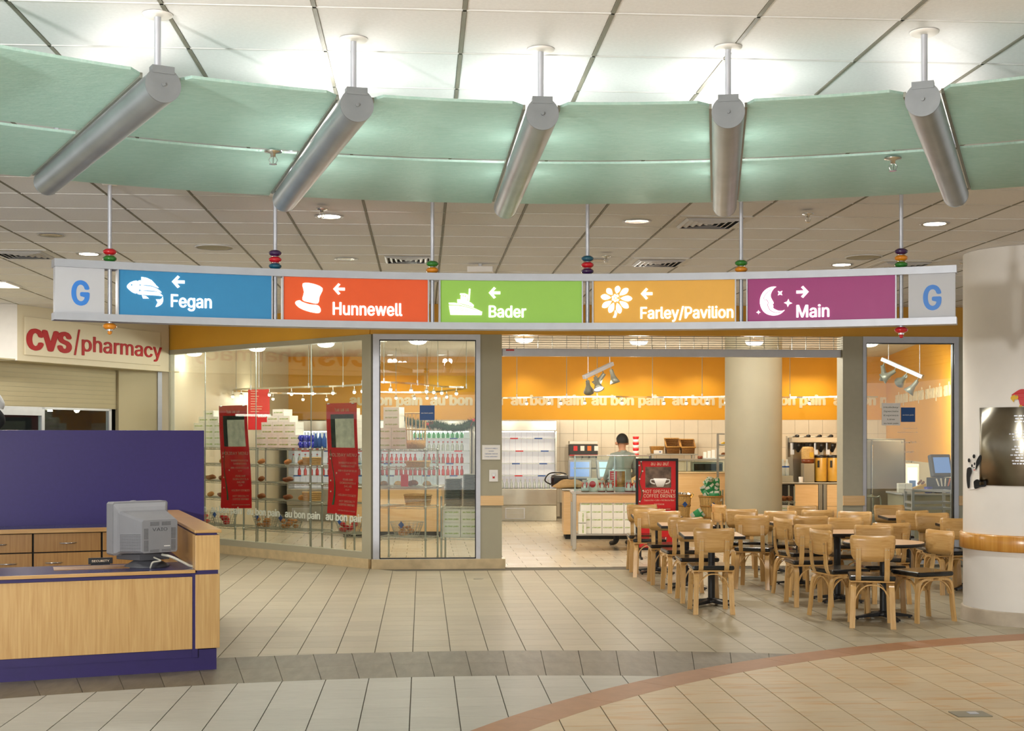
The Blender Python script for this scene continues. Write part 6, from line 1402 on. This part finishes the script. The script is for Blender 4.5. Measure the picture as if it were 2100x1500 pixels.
def snackbag(i):
    b = MB(); n = 8; rows = 7; g = random.Random(i)
    for s in (1, -1):
        for j in range(rows):
            for k in range(n):
                x = (k / (n - 1) - .5) * .17; z = (j / (rows - 1) - .5) * .21; bul = max(0, 1 - (2 * x / .17) ** 2) * max(0, 1 - (2 * z / .21) ** 4) ; b.v.append((x * (1 - .1 * (j in (0, rows - 1))), s * (.002 + .038 * bul) + g.uniform(-.003, .003), z))
        o_ = 0 if s == 1 else n * rows
        for j in range(rows - 1):
            for k in range(n - 1): b.f.append((o_ + j * n + k, o_ + j * n + k + 1, o_ + (j + 1) * n + k + 1, o_ + (j + 1) * n + k)); b.m.append(1 if (j in (0, 1, 5) and (k + i) % 4) else 0); b.sm.append(True)
    return b.mesh('snack_bag', ['bag_green', 'bag_white'])
SBM = [snackbag(i) for i in range(4)]; random.seed(21)
for k in range(22):
    lay = 0 if k < 9 else (1 if k < 16 else 2); a = random.uniform(0, 6.28); rr_ = random.uniform(.02, .15 - .03 * lay)
    ob('snack_bag', SBM[k % 4], None, 'green and white snack bag heaped in the wide bushel basket', 'snack bag', 'green snack bags', loc=Mr @ Vector((.60 + rr_ * math.cos(a), .24 + rr_ * math.sin(a), .364 + .36 + lay * .11)), rot=(random.uniform(-.7, .7), random.uniform(-.8, .8), random.uniform(-.8, .8)))
ob('snack_bag', SBM[1], None, 'single green snack bag lying on the rack between the two bushel baskets', 'snack bag', loc=Mr @ Vector((.355, .1, .43)), rot=(.5, .9, .2))
for k in range(5): MB().bbox(-.05, .05, -.03, .03, 0, .1, .01).build('silver_packet', 'chrome', None, 'silver packet poking out of the narrow bushel basket', 'packet', 'packets in the narrow basket', loc=Mr @ Vector((.06 + .04 * k, .2 + .02 * (k % 2), .70)), rot=(.2 * k, .3, .5 * k))
# ------------------------------------------------------------------ coffee station
t_, W_, D_ = unit('coffee_counter', 1598, 1742, 24.0, 24.8, 'wood panelled coffee counter with steel divider', 'counter'); z_ = 24.0; ct = HV(990, z_)
pxz = lambda u: zx(u, z_) - zx(1598, z_)
MB().box(.02, W_, .02, D_, 0, ct - .03).build('carcass', 'dark', t_); MB().bbox(-.02, W_ + .02, -.03, D_, ct - .03, ct, .005).build('worktop', 'steel', t_)
for u0, u1 in ((1630, 1678), (1696, 1742)):
    for k in range(2): z0, z1 = (.08, .46) if k == 0 else (.465, ct - .035); MB().bbox(pxz(u0), pxz(u1), 0, .02, z0, z1, .003).build('wood_panel', 'maple', t_)
for u0, u1 in ((1679, 1686.5), (1688.5, 1695)): MB().bbox(pxz(u0), pxz(u1), -.01, .02, .0, ct - .03, .004).build('steel_post', 'steel', t_)
CM_ = t_.matrix_basis
b = E('coffee_machine', 'wide steel coffee brewer with black heads on the coffee counter', 'machine', CM_ @ Vector((pxz(1628), .3, ct + .001)), -YAW); wq = pxz(1726) - pxz(1628); hh = HV(895, z_) - ct
MB().box(0, wq, .25, .4, 0, hh).build('back_panel', 'steel', b); MB().bbox(.02, wq, .0, .3, hh - .12, hh - .02, .008).build('head', 'steel', b)
for k in range(4):
    x = .1 + k * .21; f = MB(); f.lathe([(.02, hh - .3), (.07, hh - .2), (.08, hh - .13), (0, hh - .13)], 14, c=(x + .06, .08, 0)); f.build('brew_funnel', 'black', b); MB().box(x - .04, x + .02, -.004, 0, hh - .24, hh - .12).build('control_strip', 'black_gloss', b); MB().sphere((x + .05, .12, hh + .0), .045, 10, 6, sz=.7).build('funnel_handle', 'black', b)
for k, x in enumerate((.02, .46, .68)): MB().box(x - .01, x + .06, .05, .06, hh - .34, hh - .12).build('gauge', 'alu', b)
def airpot(u, label):
    o = E('coffee_urn', label, 'urn', CM_ @ Vector((pxz(u), .12, ct + .001)), 0, 'yellow coffee urns'); H_ = HV(934, z_) - ct; MB().lathe([(0, 0), (.105, 0), (.11, .02), (.11, H_ - .05), (.1, H_ - .02), (0, H_ - .02)], 24).build('body', 'vacuum_yellow', o); MB().lathe([(.11, H_ - .05), (.115, H_ - .03), (.1, H_), (0, H_)], 24).build('lid', 'black', o); MB().lathe([(.106, 0), (.114, .0), (.114, .02), (.11, .02)], 24).build('foot_ring', 'black', o)
    MB().bbox(-.085, -.055, -.125, -.085, H_ * .55, H_ * .8, .006).build('handle', 'black', o)
airpot(1686, 'yellow coffee urn nearer the inner column'); airpot(1712, 'yellow coffee urn nearer the pier of the gate')
o = E('tea_urn', 'clear tea dispenser on steel base standing on the coffee counter', 'dispenser', CM_ @ Vector((pxz(1659), .10, ct + .001)), 0); H_ = HV(951, z_) - ct; MB().bbox(-.10, .10, -.09, .1, 0, H_, .01).build('base', 'steel', o); MB().lathe([(0, H_), (.1, H_), (.115, H_ + .02), (.115, H_ + .08), (0, H_ + .08)], 20).build('tea', 'coffee', o); MB().lathe([(.115, H_ + .08), (.115, H_ + .26), (.09, H_ + .3), (0, H_ + .305)], 20).build('tank', 'wicker_lt', o); MB().box(.0, .07, -.12, -.112, H_ + .11, H_ + .2).build('label', 'yellow', o)
for u, lb in ((1608, 'nearer the column'), (1616, 'nearer the coffee urns')): o = ob('water_bottle', MB().lathe([(0, 0), (.045, 0), (.045, .2), (.02, .26), (.018, .3), (0, .3)], 14).mesh('water_bottle', 'bottle_clear'), None, 'tall clear bottle with blue band, ' + lb, 'bottle', loc=CM_ @ Vector((pxz(u), .1, ct + .12)), rot=0); MB().lathe([(.046, .15), (.046, .18)], 14).build('band', 'cloth_blue', o)
MB().bbox(pxz(1601), pxz(1627), .02, .3, ct + .001, ct + .119, .005).build('cup_crate', 'pier_grey', None, 'grey crate under the clear bottles on the coffee counter', 'crate', loc=CM_ @ Vector((0, 0, 0)), rot=-YAW); 
for u, mt, lb in ((1641, 'white', 'white paper cup on the coffee counter before the steel brewer'),): MB().lathe([(0, 0), (.032, 0), (.042, .1), (.044, .1), (.04, .0)], 14).build('paper_cup', mt, None, lb, 'cup', loc=CM_ @ Vector((pxz(u) + .02, .03, ct + .001)), rot=0)
Mq, Lq, rq = wireshelf('wire_rack', cw(zx(1592, 22.6), 22.6), cw(zx(1629, 22.6), 22.6), .45, (.25, .62), 'narrow wire rack with muffins and cartons beside the inner column', .85)
MUF = MB().lathe([(0, 0), (.03, 0), (.038, .04), (.046, .05), (.04, .075), (0, .085)], 12).mesh('muffin', 'bread')
for j in range(2):
    for k in range(3): ob('muffin', MUF, None, 'dark muffin on the narrow rack, %s row, %s from the left' % ('back' if j else 'front', ORD[k]), 'muffin', 'muffins on the narrow rack', loc=Mq @ Vector((.06 + k * .095, .07 + j * .11, .624)), rot=0)
for j in range(3): carton(Mq, .155, .12, .255 + j * .098, 'white carton on the narrow rack beside the inner column, %s of three' % ('lowest', 'middle', 'top')[j], 'cartons on the narrow rack', rq)
# ------------------------------------------------------------------ behind the window by the column
t_, W_, D_ = unit('steel_cabinet', 1742, 1858, 20.6, 21.4, 'tall dull steel cabinet seen through the window by the column', 'cabinet'); z_ = 20.6; H_ = HV(900, z_)
MB().bbox(0, W_, .02, D_, .08, H_, .008).build('body', 'brushed', t_); MB().bbox(.03, W_ * .38, 0, .02, .1, H_ - .03, .004).build('door', 'steel', t_); MB().bbox(W_ * .40, W_ - .03, 0, .02, .1, H_ - .03, .004).build('door', 'steel', t_); MB().cyl((W_ * .40, -.01, .3), (W_ * .40, -.01, H_ - .1), .012, 8).build('handle', 'chrome', t_); MB().box(.05, W_ - .05, .05, D_, 0, .08).build('plinth', 'dark', t_)
o = E('steel_cart', 'low tubular steel trolley in front of the steel cabinet', 'trolley', cw(zx(1770, 19.4), 19.4), -YAW)
for y in (0, .4): MB().tube(spl([(0, y, .04), (0, y, .78), (.06, y, .84), (.20, y, .84), (.26, y, .78), (.26, y, .04)], 4), .012, 8).build('frame_loop', 'wire', o)
for h in (.2, .55): MB().bbox(0, .26, 0, .4, h, h + .02, .004).build('shelf', 'steel', o)
for x in (0, .26):
    for y in (0, .4): MB().cyl((x, y - .012, .03), (x, y + .012, .03), .03, 12).build('caster', 'rubber', o)
t_, W_, D_ = unit('service_counter', 1852, 1985, 19.4, 20.2, 'grey service counter behind the window by the column', 'counter'); z_ = 19.4; ct = HV(1012, z_)
MB().bbox(0, W_, 0, D_, .06, ct - .03, .006).build('front', 'pier_grey', t_); MB().bbox(-.03, W_ + .02, -.03, D_, ct - .03, ct, .006).build('worktop', 'alu', t_); MB().box(.03, W_, .03, D_, 0, .06).build('plinth', 'dark', t_)
SM = t_.matrix_basis; pxs = lambda u: zx(u, z_) - zx(1852, z_)
o = E('register', 'grey till with blue screen on the service counter beside the column', 'till', SM @ Vector((pxs(1943), .3, ct + .001)), R(12)); MB().bbox(-.15, .15, -.2, .15, 0, .22, .01).build('drawer_base', 'black', o); M_ = Matrix.Translation((0, 0, .40)) @ Matrix.Rotation(R(-14), 4, 'X'); MB().bbox(-.17, .17, -.03, .06, -.17, .17, .02, M=M_).build('housing', 'crt_dk', o); MB().box(-.135, .135, -.034, -.029, -.12, .12, M=M_).build('display', 'screen_blue', o); MB().box(-.05, .05, -.01, .05, .2, .3).build('neck', 'crt_dk', o)
o = E('card_tray', 'black tray with upright leaflets before the till screen by the column', 'tray', SM @ Vector((pxs(1935), -.0, ct + .001)), 0); MB().bbox(-.12, .12, -.02, .06, 0, .10, .006).build('tray', 'trousers', o)
for k in range(4): M_ = Matrix.Translation((-.06 + k * .045, .02, .1)) @ Matrix.Rotation(R(-20 + 12 * k), 4, 'Y'); MB().box(-.01, .01, -.002, .002, 0, .12, M=M_).build('straw', 'paper' if k < 3 else 'orange', o)
o = E('blue_tub', 'small bright blue tub on the service counter', 'tub', SM @ Vector((pxs(1906), .05, ct + .001)), 0); b = MB(); b.lathe([(0, 0), (.05, 0), (.062, .09), (.057, .09), (.046, .006)], 14); b.build('tub', 'cobalt', o); MB().lathe([(.057, .085), (.066, .085), (.066, .092), (.057, .092)], 14).build('rim', 'cobalt', o)
o = E('sugar_dispenser', 'yellow wedge display with brown packets on the service counter', 'display', SM @ Vector((pxs(1897), .32, ct + .001)), 0); MB().prism([(-.1, 0), (.1, 0), (.1, .13), (-.1, .06)], -.05, .05, M=Matrix.Rotation(R(90), 4, 'X')).build('wedge', 'yellow', o)
for k in range(5): MB().sphere((.0 + .02 * k, .0, .13 + .02 * (k % 3)), .02, 8, 6).build('packet', 'bread', o)
for k in range(6): MB().bbox(-.05, .05, -.05, .05, 0, .045, .004).build('cup_sleeve_stack', 'box_white', None, 'white lidded tub in the pile at the near end of the service counter', 'tub', 'white tubs on the service counter', loc=SM @ Vector((pxs(1858) + .105 * (k % 2), .25, ct + .001 + .046 * (k // 2))), rot=-YAW)
o = E('rack_frame', 'open silver frame rack standing in front of the service counter', 'rack', cw(zx(1872, 18.7), 18.7), -YAW); wf = zx(1952, 18.7) - zx(1872, 18.7)
for x in (0, wf):
    for y in (0, .35): MB().box(x - .018, x + .018, y - .018, y + .018, 0, HV(1006, 18.7)).build('post', 'alu', o)
for h in (HV(1006, 18.7), HV(1030, 18.7), HV(1042, 18.7), .25):
    for y in (0, .35): MB().box(0, wf, y - .014, y + .014, h - .028, h).build('rail', 'alu', o)
    for x in (0, wf): MB().box(x - .014, x + .014, 0, .35, h - .028, h).build('rail', 'alu', o)
MB().bbox(.02, wf - .02, .02, .33, .25, .262, .003).build('shelf', 'steel', o)
t5, W5, D5 = unit('drinks_fridge', 1859, 1886, 22.0, 22.6, 'small glass door fridge with drinks beside the steel cabinet', 'fridge'); z5 = 22.0; H5 = HV(952, z5)
MB().bbox(0, W5, .03, D5, 0, H5, .008).build('body', 'white_paint', t5); MB().box(.03, W5 - .03, .025, .03, .3, H5 - .06).build('inside', 'case_light', t5); MB().box(.02, W5 - .02, .0, .008, .28, H5 - .04).build('door_glass', 'case_glass', t5)
for k in range(3): MB().box(.03, W5 - .03, .012, .022, .42 + .22 * k, .43 + .22 * k).build('shelf', 'alu', t5); MB().bbox(.05, W5 - .06, .01, .024, .44 + .22 * k, .56 + .22 * k, .002).build('drink_row', ('bottle_green', 'yellow', 'cloth_blue')[k], t5)
